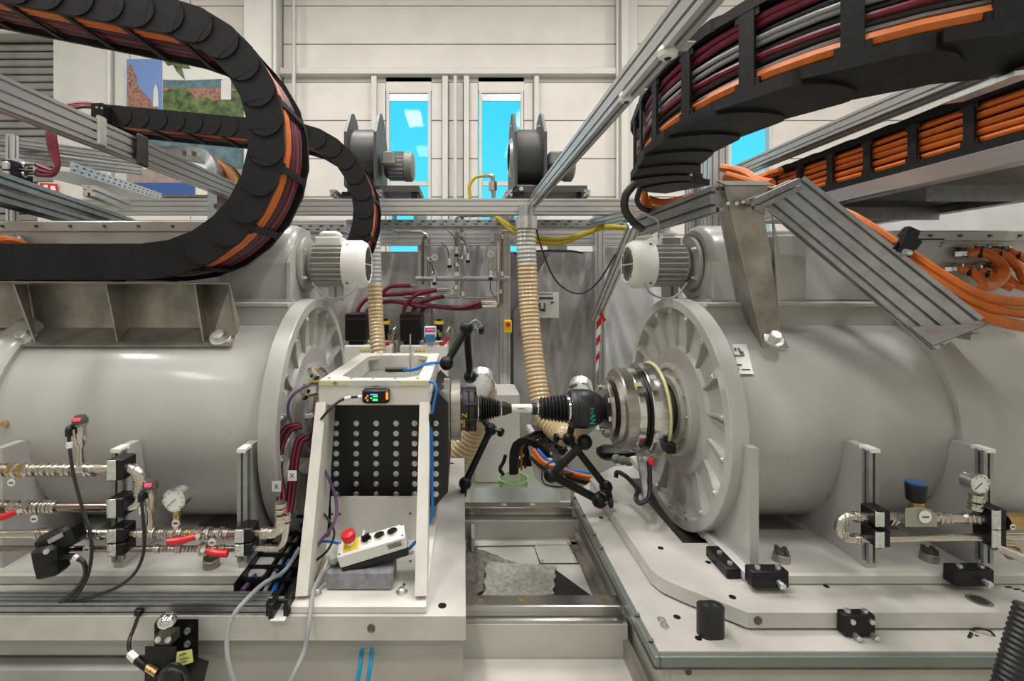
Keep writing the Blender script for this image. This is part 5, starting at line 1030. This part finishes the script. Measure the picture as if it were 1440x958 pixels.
# right hub stack
rh = thing('hub_assembly', 'stack of dark and polished steel hub discs with yellowish rim before the right shield', 'hub', (.7, AY, AZ))
disc(rh, .575, .592, .116, machined, 'small_flange'); disc(rh, .592, .625, .07, darksteel, 'spacer'); 
obj('hub_front', B().rev((0, AY, AZ), (1, 0, 0), [(.605, .06), (.605, .13), (.622, .134), (.622, .158), (.627, .163), (.665, .163), (.665, .05)], 64), machined, rh)
disc(rh, .665, .695, .166, chrome, 'polished_ring', .004); disc(rh, .695, .712, .150, black, 'gap_ring'); disc(rh, .712, .766, .186, chrome, 'outer_ring', .004); disc(rh, .766, .777, .193, mat('yellowish plastic rim', (.55, .52, .28), .3), 'rim', .005)
disc(rh, .777, .84, .088, darksteel, 'shaft_stub'); 
for k in range(8):
    a = 2*PI*(k+.25)/8; obj('bolt', B().rev((.577, AY+.092*math.cos(a), AZ+.092*math.sin(a)), (-1, 0, 0), [(-.012, .011), (.010, .011), (.011, .006)], 10), chrome, rh)
for k in range(16): a = 2*PI*(k+.5)/16; obj('bolt', B().rev((.624, AY+.148*math.cos(a), AZ+.148*math.sin(a)), (-1, 0, 0), [(-.004, .006), (.002, .006)], 8), darksteel, rh)
for k in range(10): a = 2*PI*(k+.5)/10; obj('rim_clamp', B().box(-.012, .012, -.012, .012, -.004, .004, .002).xf(Mx.Translation((.735, AY+.182*math.cos(a), AZ+.182*math.sin(a))) @ Mx.Rotation(a-PI/2, 4, 'X')), zinc, rh)
obj('tape_patch', B().obox(P(896, 538, 1.84), P(902, 552, 1.82), .002, .03, (1, 0, 0)), tape, rh, flat=True)
# torque sensor readout arm under the rim
t = thing('sensor_mount', 'black hose and red connector hanging below the polished hub', 'mount', P(915, 660, 1.8))
obj('black_hose', B().tube([P(913, 650, 1.78), P(914, 680, 1.76), P(912, 700, 1.74), P(900, 708, 1.74), P(894, 700, 1.76), P(897, 690, 1.8), P(890, 680, 1.85), P(880, 670, 1.9), P(868, 664, 2.0), P(866, 672, 2.0)], .009), rubber, t)
obj('red_connector', B().box(P(911, 0, 1.78).x, P(919, 0, 1.78).x, 1.77, 1.79, P(0, 655, 1.78).z, P(0, 645, 1.78).z, .003), red, t); obj('pillar', B().obox(P(899, 636, 1.9), P(909, 706, 1.8), .02, .015, (0, 1, 0)), galv, t, flat=True); obj('sensor_block', B().box(P(938, 0, 1.75).x, P(951, 0, 1.75).x, 1.75, 1.80, P(0, 639, 1.75).z, P(0, 624, 1.75).z, .003), black, t)
t = thing('black_case', 'black open case with clear items standing behind the right hub', 'case', P(872, 660, 2.6)); a, b = P(844, 664, 2.6), P(898, 632, 2.6)
obj('case_body', B().box(a.x, b.x, 2.6, 2.7, .65, b.z, .02), black, t); obj('case_inlay', B().box(a.x+.02, b.x-.02, 2.594, 2.6, .70, b.z-.02, .004), blackplate, t)
for k in range(3): obj('clear_item', B().rev(P(866+9*k, 645+2*k, 2.585), (0, -1, 0), [(0, .024), (.006, .026), (.01, .014)], 16), zinc, t)
# ------------------------------------------------------------------ articulated arms
def arm(lb, seq, rs, knobs, extra=()):
    t = thing('articulated_arm', lb, 'support arm', seq[-1], 'black articulated support arms')
    for i in range(len(seq)-1):
        obj('arm_segment', B().tube([seq[i], seq[i].lerp(seq[i+1], .15), seq[i].lerp(seq[i+1], .85), seq[i+1]], lambda u: rs*(1.25-.45*min(1, u*3) if u < .5 else .8+.35*max(0, u*3-2)), 12), black, t)
    for p in seq: obj('joint', B().sph(p, rs*1.5, 16), black, t)
    for p, d in knobs: obj('knob_stem', B().cyl(p, p+V(d)*.03, .006), darksteel, t); obj('knob', B().rev(p+V(d)*.025, d, [(0, .012), (.004, .02), (.016, .02), (.02, .012)], 10), black, t)
    for p, q, r in extra: obj('foot', B().cyl(p, q, r, n=14), black, t)
    return t
arm('black articulated arm standing up behind the test frame with round knob', [P(628, 511, 2.1), P(656, 462, 2.15), P(661, 530, 2.25)], .021, [(P(668, 463, 2.12), (.8, -.4, -.1))])
arm('black articulated arm below the left boot reaching down to the left plate', [P(676, 585, 2.2), P(690, 604, 2.15), P(654, 680, 2.1)], .019, [(P(696, 604, 2.13), (.7, -.6, -.2))], [(P(653, 682, 2.1), P(651, 697, 2.1), .015)])
arm('black articulated arm below the right joint reaching to the right plate', [P(806, 590, 2.1), P(800, 618, 2.08), P(852, 685, 2.03)], .019, [(P(796, 628, 2.06), (-.7, -.5, -.4)), (P(792, 618, 2.06), (-.9, -.2, .2))], [(P(854, 688, 2.03), P(857, 700, 2.03), .015)])
arm('lowest black articulated arm holding a small grey sensor with loose wire', [P(822, 622, 1.95), P(775, 668, 1.95), P(843, 704, 1.95)], .021, [(P(846, 707, 1.93), (1, -.2, .05))])
t = thing('grey_sensor', 'small grey square sensor on the lowest articulated arm', 'sensor', P(829, 612, 1.98)); obj('sensor_body', B().obox(P(820, 620, 1.98), P(838, 606, 1.98), .03, .03), galv, t, flat=True); obj('sensor_edge', B().obox(P(816, 624, 1.98), P(820, 620, 1.98), .034, .034), black, t, flat=True)
one('arm_wire', B().tube([P(822, 626, 1.97), P(800, 645, 1.95), P(775, 650, 1.93), P(763, 662, 1.93), P(765, 680, 1.93), P(785, 685, 1.95), P(800, 682, 2.0)], .003), blackcab, 'thin black wire looping around the lowest articulated arm', 'wire')
one('arm_wire', B().tube([P(852, 690, 1.98), P(840, 693, 1.92), P(834, 704, 1.91), P(836, 712, 1.91)], .003), blackcab, 'short black wire between the two arm feet on the right plate', 'wire')
one('arm_wire', B().tube([P(667, 455, 2.1), P(672, 470, 2.1), P(668, 500, 2.15), P(663, 530, 2.2)], .003), grey_cab, 'thin grey wire along the standing articulated arm', 'wire')
one('small_hook', B().tube([P(660, 455, 2.1), P(668, 450, 2.1), P(676, 455, 2.1), P(678, 462, 2.1)], .002), zinc, 'thin wire hoop on the top of the standing arm', 'wire')
# floor items behind
t = thing('waste_bin', 'clear bin with bright green rim on the floor behind the bed', 'bin', P(722, 690, 3.3)); c = P(722, 672, 3.25)
obj('bin_wall', B().rev((c.x, c.y, 0), (0, 0, 1), [(0, .08), (c.z, .1), (c.z, .096), (.004, .076)], 28, closed=True), clearp, t)
obj('bin_rim', B().tube([(c.x+.1*math.cos(a), c.y+.1*math.sin(a), c.z) for a in [2*PI*k/28 for k in range(29)]], .004, smooth=False), bottle_green, t)
fc = thing('energy_chain', 'small black cable chain arching up from the floor behind the bed', 'cable chain', P(722, 665, 2.95))
fo = [(716, 668), (716, 650), (717, 634), (721, 623), (729, 617), (740, 616), (751, 620), (761, 627), (770, 636), (778, 646)]; fi = [(726, 668), (726, 650), (727, 638), (730, 630), (735, 626), (741, 625), (748, 628), (756, 634), (764, 643), (771, 652)]
sh_ = lambda p, w: p+V((w*.9, w*1.0, w*.05))
for k in range(9):
    for w0, w1, nm in ((0, .018, 'chain_link'), (.12, .138, 'chain_link')):
        q = [P(*fo[k], 2.95-.004*k), P(*fo[k+1], 2.95-.004*k), P(*fi[k+1], 2.95-.004*k), P(*fi[k], 2.95-.004*k)]
        g = .0015*(k % 2); obj(nm, B().loft([[sh_(p, w0-g) for p in q], [sh_(p, w1) for p in q]]), chainm, fc, flat=True)
    m_ = (P(*fo[k], 2.95)+P(*fo[k+1], 2.95))/2; d_ = P(*fo[k+1], 2.95)-P(*fo[k], 2.95); obj('crossbar', B().loft([[sh_(m_-d_*.32, .01), sh_(m_+d_*.32, .01), sh_(m_+d_*.32, .13), sh_(m_-d_*.32, .13)], [p+V((0, 0, -.008)) for p in (sh_(m_-d_*.32, .01), sh_(m_+d_*.32, .01), sh_(m_+d_*.32, .13), sh_(m_-d_*.32, .13))]]), black, fc, flat=True)
for k, (o_, m, nm) in enumerate(((.04, zinc, 'silver'), (.07, orange, 'orange'), (.10, blackcab, 'black'))):
    one('chain_cable', B().tube([sh_(P(a, b, 2.95), o_) for a, b in ((721, 668), (721, 648), (723, 633), (732, 622), (745, 622), (760, 633), (774, 648))], .008), m, nm+' cable inside the small floor chain', 'cable')
t = thing('cable_trough', 'pale folded cable trough sloping behind the shaft with dark rail', 'trough', P(800, 660, 2.9))
obj('trough', B().prism([(742, 627), (760, 625), (815, 680), (828, 690), (770, 688), (752, 672)], lambda u, v, w: P(u, v, w), 3.0, 3.03), colm, t, flat=True)
obj('dark_rail', B().obox(P(752, 600, 3.3), P(800, 668, 2.7), .05, .02), darksteel, t, flat=True); obj('silver_rail', B().obox(P(743, 600, 3.3), P(775, 650, 2.9), .03, .03), colm, t, flat=True)
for k in range(3): c = P(757+k*9, 612+k*13, 3.15-.12*k); obj('rail_bolt', B().sph(c, .01, 8), zinc, t)
for k, (q, m, nm) in enumerate((([(750, 632), (765, 650), (790, 660), (815, 668), (838, 672)], orange, 'brightest orange cable'), ([(748, 640), (768, 655), (800, 668), (838, 678)], orange, 'lower orange cable'), ([(755, 632), (775, 652), (800, 661), (830, 666)], blue, 'dark blue cable'), ([(745, 642), (765, 660), (795, 672), (835, 682)], blackcab, 'black cable'), ([(812, 676), (822, 679), (832, 681)], bottle_green, 'yellow green cable end'))):
    one('trough_cable', B().tube([P(x, y, 2.85-.05*i) for i, (x, y) in enumerate(q)], .012), m, nm+' lying in the pale trough behind the shaft', 'cable')
one('pale_block', B().box(P(800, 0, 3.3).x, P(868, 0, 3.3).x, 3.3, 3.6, 0, P(0, 602, 3.3).z, .01), bedm, 'pale cabinet block on the floor behind the right joint', 'cabinet')
one('floor_clip', B().tube([P(708, 668, 3.0), P(703, 660, 3.0), P(708, 650, 3.0), P(711, 640, 3.0)], .012), black, 'small black cable hook on the floor left of the chain', 'hook')
# ------------------------------------------------------------------ left pipework
YP = 1.38
pw = thing('left_pipework', 'stainless water pipework with red levers clamped in front of the left motor', 'pipework', P(170, 750, YP))
def pp(pts, r, m=pipem, name='pipe', par=None, Y=None): return obj(name, B().tube([P(x, y, Y or YP) for x, y in pts], r, smooth=False, n=14), m, par or pw)
def fit(x, y, w, r, par=None, m=None, ax=(1, 0, 0), Y=None, hexa=0):
    c = P(x, y, Y or YP); a = V(ax)*w/2
    return obj('fitting', B().rev(c-a, ax, [(0, r*.8), (0, r), (w*.3, r), (w*.34, r*.85), (w*.66, r*.85), (w*.7, r), (w, r), (w, r*.8)], 6 if hexa else 16), m or pipem, par or pw)
def elbow(pts, r, par=None, m=None): return obj('elbow', B().tube([P(x, y, YP) for x, y in pts], r, 14), m or pipem, par or pw)
pp([(-40, 661), (166, 659)], .0135); pp([(-40, 713), (166, 713)], .0125, pipedk)
elbow([(166, 660), (178, 659), (190, 662), (197, 672), (198, 690)], .0165); elbow([(198, 688), (197, 702), (188, 711), (170, 714)], .0155)
for x in (4, 46, 62, 78, 97, 128): fit(x, 661, .022, .019)
for x in (25, 30): fit(x, 661, .045, .021, hexa=1, m=brass if x == 25 else pipem)
for y in (678, 684, 690, 694): fit(198, y, .009, .020, ax=(0, 0, 1))
for x in (3, 20, 40, 53, 65, 76): fit(x, 713, .02, .019, hexa=x in (20, 40))
fit(170, 660, .018, .019); fit(171, 713, .018, .019)
pp([(-40, 752), (166, 750)], .0125); pp([(166, 750), (332, 750)], .011, pipedk); pp([(-40, 772), (332, 772)], .0085, pipedk)
for x in (58, 64, 115, 122, 140): fit(x, 751, .02, .016)
fit(108, 751, .03, .022, m=brass, hexa=1); fit(197, 750, .02, .014); fit(205, 750, .012, .016)
for k in range(17): fit(216+k*6.4, 750, .012, .0135+.004*((k*7) % 3 == 0), hexa=k % 2, m=brass if k in (5, 8) else None)
for k in range(11): fit(222+k*10, 772, .014, .0095+.003*((k*5) % 3 == 0), hexa=k % 2)
pp([(345, 750), (378, 750)], .011, pipedk); pp([(345, 771), (380, 771)], .009)
elbow([(374, 750), (386, 749), (394, 742), (395, 728)], .016); elbow([(376, 771), (390, 771), (398, 763), (401, 750), (403, 735)], .010)
for y in (710, 718, 727, 737): fit(394.5, y, .012, .0175, ax=(0, 0, 1), hexa=y == 718)
fit(372, 750, .014, .0175); fit(403, 728, .018, .012, ax=(0, 0, 1)); fit(376, 771, .012, .012)
# clamps
def clampon(px, ys, par, Y=YP-.03):
    for y0, y1 in ys:
        a, b = P(px-6, y1, Y), P(px+7, y0, Y); g = obj('clamp_block', B().box(a.x+.004, b.x+.02, Y+.004, Y+.06, a.z, b.z, .003), black, par); pl = obj('clamp_plate', B().box(a.x, b.x, Y, Y+.005, a.z, b.z, .003), zinc, g)
        for y in (y0+5, y1-5): obj('clamp_bolt', B().rev(P(px, y, Y), (0, -1, 0), [(0, .0065), (.005, .0065), (.006, .003)], 6), zinc, g)
clampon(155, ((647, 677), (702, 730), (745, 765), (766, 784)), pw); clampon(335, ((745, 765), (766, 784)), pw)
for x in (168, 343):
    obj('strut', prof(B(), P(x, 632, 1.42), P(x, 788, 1.42), .03, .025, (0, 1, 0), cell=.03), alu_d, pw, flat=True); obj('strut_cap', B().box(P(x-6, 0, 1.42).x, P(x+6, 0, 1.42).x, 1.40, 1.445, P(0, 634, 1.42).z, P(0, 629, 1.42).z), white, pw)
# valves with levers
def lever(x0, y0, x1, y1, par, m=red, Y=YP-.03):
    l = obj('lever', B().tube([P(x0, y0, Y), P(x0+(x1-x0)*.25, y0+(y1-y0)*.5-1, Y), P(x0+(x1-x0)*.6, y0+(y1-y0)*.85, Y), P(x1, y1, Y)], lambda u: .006+.004*min(1, u*2), 10), m, par); obj('lever_nut', B().cyl(P(x0, y0, Y-.004), P(x0, y0, Y-.012), .007, n=6), zinc, l); return l
lever(278, 754, 236, 762, pw); lever(285, 774, 320, 779, pw); lever(27, 719, -20, 730, pw)
for x, y in ((278, 752), (287, 773), (27, 716)): fit(x, y-1, .022, .019, hexa=1)
def sensor(x, y0, y1, par, Y=YP):     # vertical flow/pressure sensor with red display head
    c0, c1 = P(x, y0, Y), P(x, y1, Y); h = c1.z-c0.z
    s = obj('sensor_body', B().rev(c0, (0, 0, 1), [(0, .010), (h*.1, .012), (h*.2, .009), (h*.35, .008), (h*.42, .011), (h*.48, .015), (h*.80, .015), (h*.82, .02), (h*.86, .02)], 14), pipem, par)
    obj('sensor_head', B().rev((c1.x, c1.y, c1.z-h*.18), (.05, -.15, 1), [(0, .019), (h*.10, .020), (h*.17, .014), (h*.18, .002)], 16), darksteel, s); obj('sensor_display', B().box(c1.x-.004, c1.x+.012, c1.y-.022, c1.y-.012, c1.z-.012, c1.z-.004), ledr, s); return s
sensor(113, 657, 584, pw); sensor(212, 748, 675, pw)
def gauge(x, y, r, par, Y=YP-.025, foot=None):
    c = P(x, y, Y); g = obj('pressure_gauge', B().rev(c, (0, -1, 0), [(-.03, r*.8), (-.03, r*.97), (-.002, r*.97), (0, r*1.06), (.006, r*1.06), (.008, r*.95), (.004, r*.90), (.004, .001)], 36), chrome, par)
    d = obj('dial', B().cyl(c+V((0, -.004, 0)), c+V((0, -.0055, 0)), r*.9, n=32), label_w, g)
    obj('needle', B().obox(c+V((-.6*r, -.0065, -.5*r)), c+V((.15*r, -.0065, .13*r)), .0012, .0022, (0, 1, 0)), ink, g)
    for k in range(9): a = math.radians(225-k*33.75); obj('tick', B().obox(c+V((math.cos(a)*r*.7, -.006, math.sin(a)*r*.7)), c+V((math.cos(a)*r*.84, -.006, math.sin(a)*r*.84)), .0008, .0016, (0, 1, 0)), ink, g)
    return g
gauge(246, 703, .031, pw); fit(248, 722, .014, .011, ax=(0, 0, 1), m=brass); fit(248, 730, .018, .010, ax=(0, 0, 1)); fit(248, 741, .014, .012, ax=(0, 0, 1))
def tag_(x, y, par, Y=YP-.02, r=.011): c = P(x, y, Y); g = obj('round_tag', B().rev(c, (0, -1, 0), [(0, r), (.001, r)], 20), label_w, par); obj('tag_print', B().box(c.x-r*.55, c.x+r*.55, c.y-.0022, c.y-.001, c.z-.002, c.z+.002), ink, g); return g
for x, y in ((16, 679), (48, 730), (247, 736), (298, 763), (122, 773)): tag_(x, y, pw)
# black actuator
ac = thing('valve_actuator', 'black electric valve actuator with grey label hanging on the left pipework', 'actuator', P(85, 790, 1.34))
obj('actuator_body', B().box(-.055, .055, -.03, .03, -.028, .028, .010).xf(Mx.Translation(P(86, 757, 1.33)) @ Mx.Rotation(math.radians(-22), 4, 'Y')), black, ac)
obj('actuator_head', B().box(-.035, .035, -.03, .03, -.03, .02, .010).xf(Mx.Translation(P(71, 774, 1.31)) @ Mx.Rotation(math.radians(-10), 4, 'Y')), black, ac)
obj('plug_block', B().box(-.033, .03, -.026, .026, -.025, .025, .006).xf(Mx.Translation(P(74, 794, 1.32)) @ Mx.Rotation(math.radians(-14), 4, 'Y')), black, ac)
obj('label', B().box(-.022, .022, -.0015, .0015, -.006, .006).xf(Mx.Translation(P(78, 757, 1.297)) @ Mx.Rotation(math.radians(-28), 4, 'Y')), galv, ac); obj('window_cap', B().cyl(P(65, 776, 1.28), P(65, 776, 1.272), .007), galv, ac)
obj('cable_gland', B().cyl(P(88, 782, 1.31), P(106, 783, 1.31), .008), black, ac); obj('gland_nut', B().cyl(P(104, 783, 1.31), P(110, 786, 1.31), .009, n=8), zinc, ac)
for k, (q, lb) in enumerate((([P(109, 785, 1.31), P(118, 792, 1.31), P(120, 808, 1.31), P(110, 826, 1.31), P(96, 840, 1.31), P(83, 849, 1.315)], 'black cable of the valve actuator curving down to the profile'),
    ([P(97, 608, 1.36), P(98, 630, 1.35), P(104, 670, 1.34), P(116, 715, 1.33), P(126, 745, 1.32), P(129, 775, 1.31), P(124, 808, 1.31), P(112, 832, 1.31), P(98, 848, 1.315)], 'long thin black cable from the upper sensor down to the profile'),
    ([P(199, 700, 1.35), P(201, 725, 1.34), P(203, 760, 1.33), P(200, 785, 1.32), P(188, 808, 1.31), P(165, 826, 1.31), P(135, 838, 1.31), P(103, 848, 1.315)], 'black cable from the lower sensor sweeping left to the profile'))):
    one('sensor_cable', B().tube(q, .0045 if k != 0 else .006), blackcab, lb, 'cable')
for k, (x, y) in enumerate(((97, 606), (199, 698))):
    t = thing('cable_plug', 'black angled plug with white tag at the %s sensor' % ('upper' if k == 0 else 'lower'), 'plug', P(x, y+15, 1.36)); obj('plug_body', B().tube([P(x+6, y-6 if k == 0 else y, 1.37), P(x, y-2, 1.355), P(x, y+8, 1.35)], .009), black, t); obj('white_tag', B().cyl(P(x+.5, y+16, 1.35), P(x+.5, y+24, 1.35), .0075), white, t)
# ------------------------------------------------------------------ right pipework
rw = thing('right_pipework', 'stainless water pipework with black blue knob valve before the right motor', 'pipework', P(1300, 750, YP))
pp([(1208, 727), (1390, 730)], .012, par=rw); pp([(1208, 758), (1480, 754)], .0105, par=rw)
obj('elbow', B().tube([P(1210, 727, YP), P(1192, 727, YP), P(1182, 735, YP), P(1182, 748, YP), P(1192, 757, YP), P(1208, 758, YP)], .0125, 14), pipem, rw)
for x, y in ((1205, 727), (1205, 758), (1188, 731), (1186, 752)): fit(x, y, .012, .0155, rw)
for x in (1253, 1262, 1322, 1330, 1360, 1372, 1382): fit(x, 729, .018, .0155+.003*(x % 2), rw, hexa=x % 2)
vb = obj('valve_body', B().prism([(1273, 715), (1290, 713), (1308, 716), (1318, 725), (1318, 741), (1273, 741)], lambda u, v, w: P(u, v, w), YP-.03, YP+.03), valveg, rw, flat=True)
obj('valve_neck', B().cyl(P(1289, 718, YP), P(1289, 704, YP), .018, n=12), brass, vb); obj('valve_knob', B().rev(P(1288, 706, YP), (0, 0, 1), [(0, .016), (.006, .023), (.05, .026), (.054, .024)], 12), black, vb); obj('knob_cap', B().cyl(P(1288, 680, YP), P(1288, 677.5, YP), .024, n=24), mat('blue cap', (.02, .10, .24), .4), vb)
tag_(1301, 727, vb, YP-.034, .018)
clampon(1238, ((720, 742), (748, 772)), rw); clampon(1402, ((718, 746), (746, 772)), rw)
for x in (1224, 1384): obj('strut', prof(B(), P(x, 632, 1.42), P(x, 790, 1.42), .03, .025, (0, 1, 0), cell=.03), alu_d, rw, flat=True); obj('strut_cap', B().box(P(x-6, 0, 1.42).x, P(x+6, 0, 1.42).x, 1.40, 1.445, P(0, 634, 1.42).z, P(0, 629, 1.42).z), white, rw)
gauge(1376, 680, .026, rw); fit(1372, 700, .02, .016, rw, ax=(0, 0, 1)); fit(1372, 712, .02, .017, rw, ax=(0, 0, 1)); fit(1377, 705, .01, .012, rw)
pp([(1410, 733), (1480, 733)], .024, brass, par=rw); pp([(1412, 750), (1480, 750)], .004, zinc, par=rw); tag_(1424, 741, rw, YP-.035, .008)
pp([(1398, 768), (1450, 790)], .012, par=rw, Y=1.36); pp([(1400, 765), (1470, 780)], .010, brass, par=rw, Y=1.42); fit(1425, 778, .03, .018, rw)
# ------------------------------------------------------------------ front left sensor bracket
sbk = thing('sensor_bracket', 'black mounting bracket with polished ball and sticky note at bottom left', 'bracket', P(250, 958, 1.2))
obj('back_plate', B().prism([(217, 878), (221, 871), (279, 871), (279, 925), (294, 930), (283, 975), (217, 975)], lambda u, v, w: P(u, v, w), 1.26, 1.275), black, sbk, flat=True)
obj('lower_block', B().prism([(204, 909), (248, 909), (248, 975), (203, 975)], lambda u, v, w: P(u, v, w), 1.19, 1.26), black, sbk, flat=True)
obj('ball', B().sph(P(235, 873, 1.18), .021, 24, (1.05, 1, .85)), chrome, sbk); obj('ball_neck', B().cyl(P(234, 880, 1.18), P(234, 892, 1.18), .014), darksteel, sbk)
obj('clamp_arm', B().prism([(218, 894), (240, 894), (240, 907), (218, 907)], lambda u, v, w: P(u+(w-1.16)*120, v-(w-1.16)*110, 1.19+(w-1.16)*.5), 1.16, 1.27), darksteel, sbk, flat=True)
for x, y in ((222, 900), (236, 900)): obj('bolt', B().cyl(P(x, y, 1.19), P(x, y, 1.183), .007, n=10), zinc, sbk)
for x, y in ((264, 887), (264, 905), (253, 954)): obj('bolt', B().rev(P(x, y, 1.259), (0, -1, 0), [(0, .008), (.006, .008), (.006, .004), (.002, .003)], 12), zinc, sbk)
obj('sensor_dome', B().sph(P(243, 952, 1.18), .035, 20, (1, .6, .8)), rubber, sbk); obj('dome_ring', B().tube([P(228, 945, 1.16), P(243, 935, 1.15), P(260, 945, 1.16), P(262, 965, 1.17)], .006), black, sbk)
nt_ = thing('sticky_note', 'yellow sticky note with handwriting on the black bracket', 'note', P(260, 930, 1.17))
obj('note', B().prism([(249, 917), (270, 913), (272, 931), (246, 940)], lambda u, v, w: P(u, v, w), 1.182, 1.183), note, nt_, flat=True)
for q in ([(252, 922), (258, 919.5), (261, 919), (261, 920), (252, 923.5)], [(252, 928), (266, 924.5), (266, 925.5), (252, 929)], [(251, 933), (262, 930), (262, 931), (251, 934)], [(256, 919.5), (262, 918.5), (261, 920)]): obj('scribble', B().prism(q, lambda u, v, w: P(u, v, w), 1.180, 1.1815), ink, nt_, flat=True)
one('sensor_cable', B().tube([P(194, 868, 1.29), P(188, 885, 1.25), P(182, 900, 1.22), P(182, 914, 1.21), P(190, 928, 1.2), P(203, 938, 1.19), P(214, 944, 1.18)], .005), blackcab, 'black cable from the profile clip to the bottom left bracket', 'cable')
t = thing('cable_plug', 'black plug with gold nut on the bottom left bracket cable', 'plug', P(206, 940, 1.19)); obj('plug_body', B().cyl(P(192, 928, 1.195), P(207, 939, 1.19), .010), black, t); obj('gold_nut', B().cyl(P(207, 938, 1.19), P(221, 947, 1.18), .009, n=10), brass, t); obj('white_tag', B().obox(P(182, 919, 1.205), P(191, 928, 1.195), .014, .012), white, t, flat=True)
# blue hoses below the left plate
for k, x in enumerate((508, 522)): one('blue_hose', B().tube([P(x+3, 895, 1.35), P(x+1, 915, 1.33), P(x-2, 940, 1.3), P(x-8, 975, 1.27)], .006), bluehose, ('left', 'right')[k]+' one of two blue hoses hanging below the left plate', 'hose')
# bottom right corrugated hose
ch_ = ribbed('corrugated_hose', 'black corrugated hose at the bottom right corner', [([P(1450, 855, 1.05), P(1438, 895, 1.05), P(1428, 930, 1.05), P(1412, 990, 1.05)], rubber)], .028, .012, 'hose')
one('loose_wire', B().tube([P(1366, 890, 1.3), P(1362, 902, 1.29), P(1372, 910, 1.28), P(1378, 918, 1.27)], .004), black, 'short dark wire end at the right edge rail', 'wire')
one('wire_loop', B().tube([P(1366, 886, 1.32), P(1376, 884, 1.31), P(1392, 888, 1.3), P(1398, 896, 1.3), P(1385, 899, 1.3), P(1372, 894, 1.3)], .003), blackcab, 'small dark wire loop under the right upper plate', 'wire')
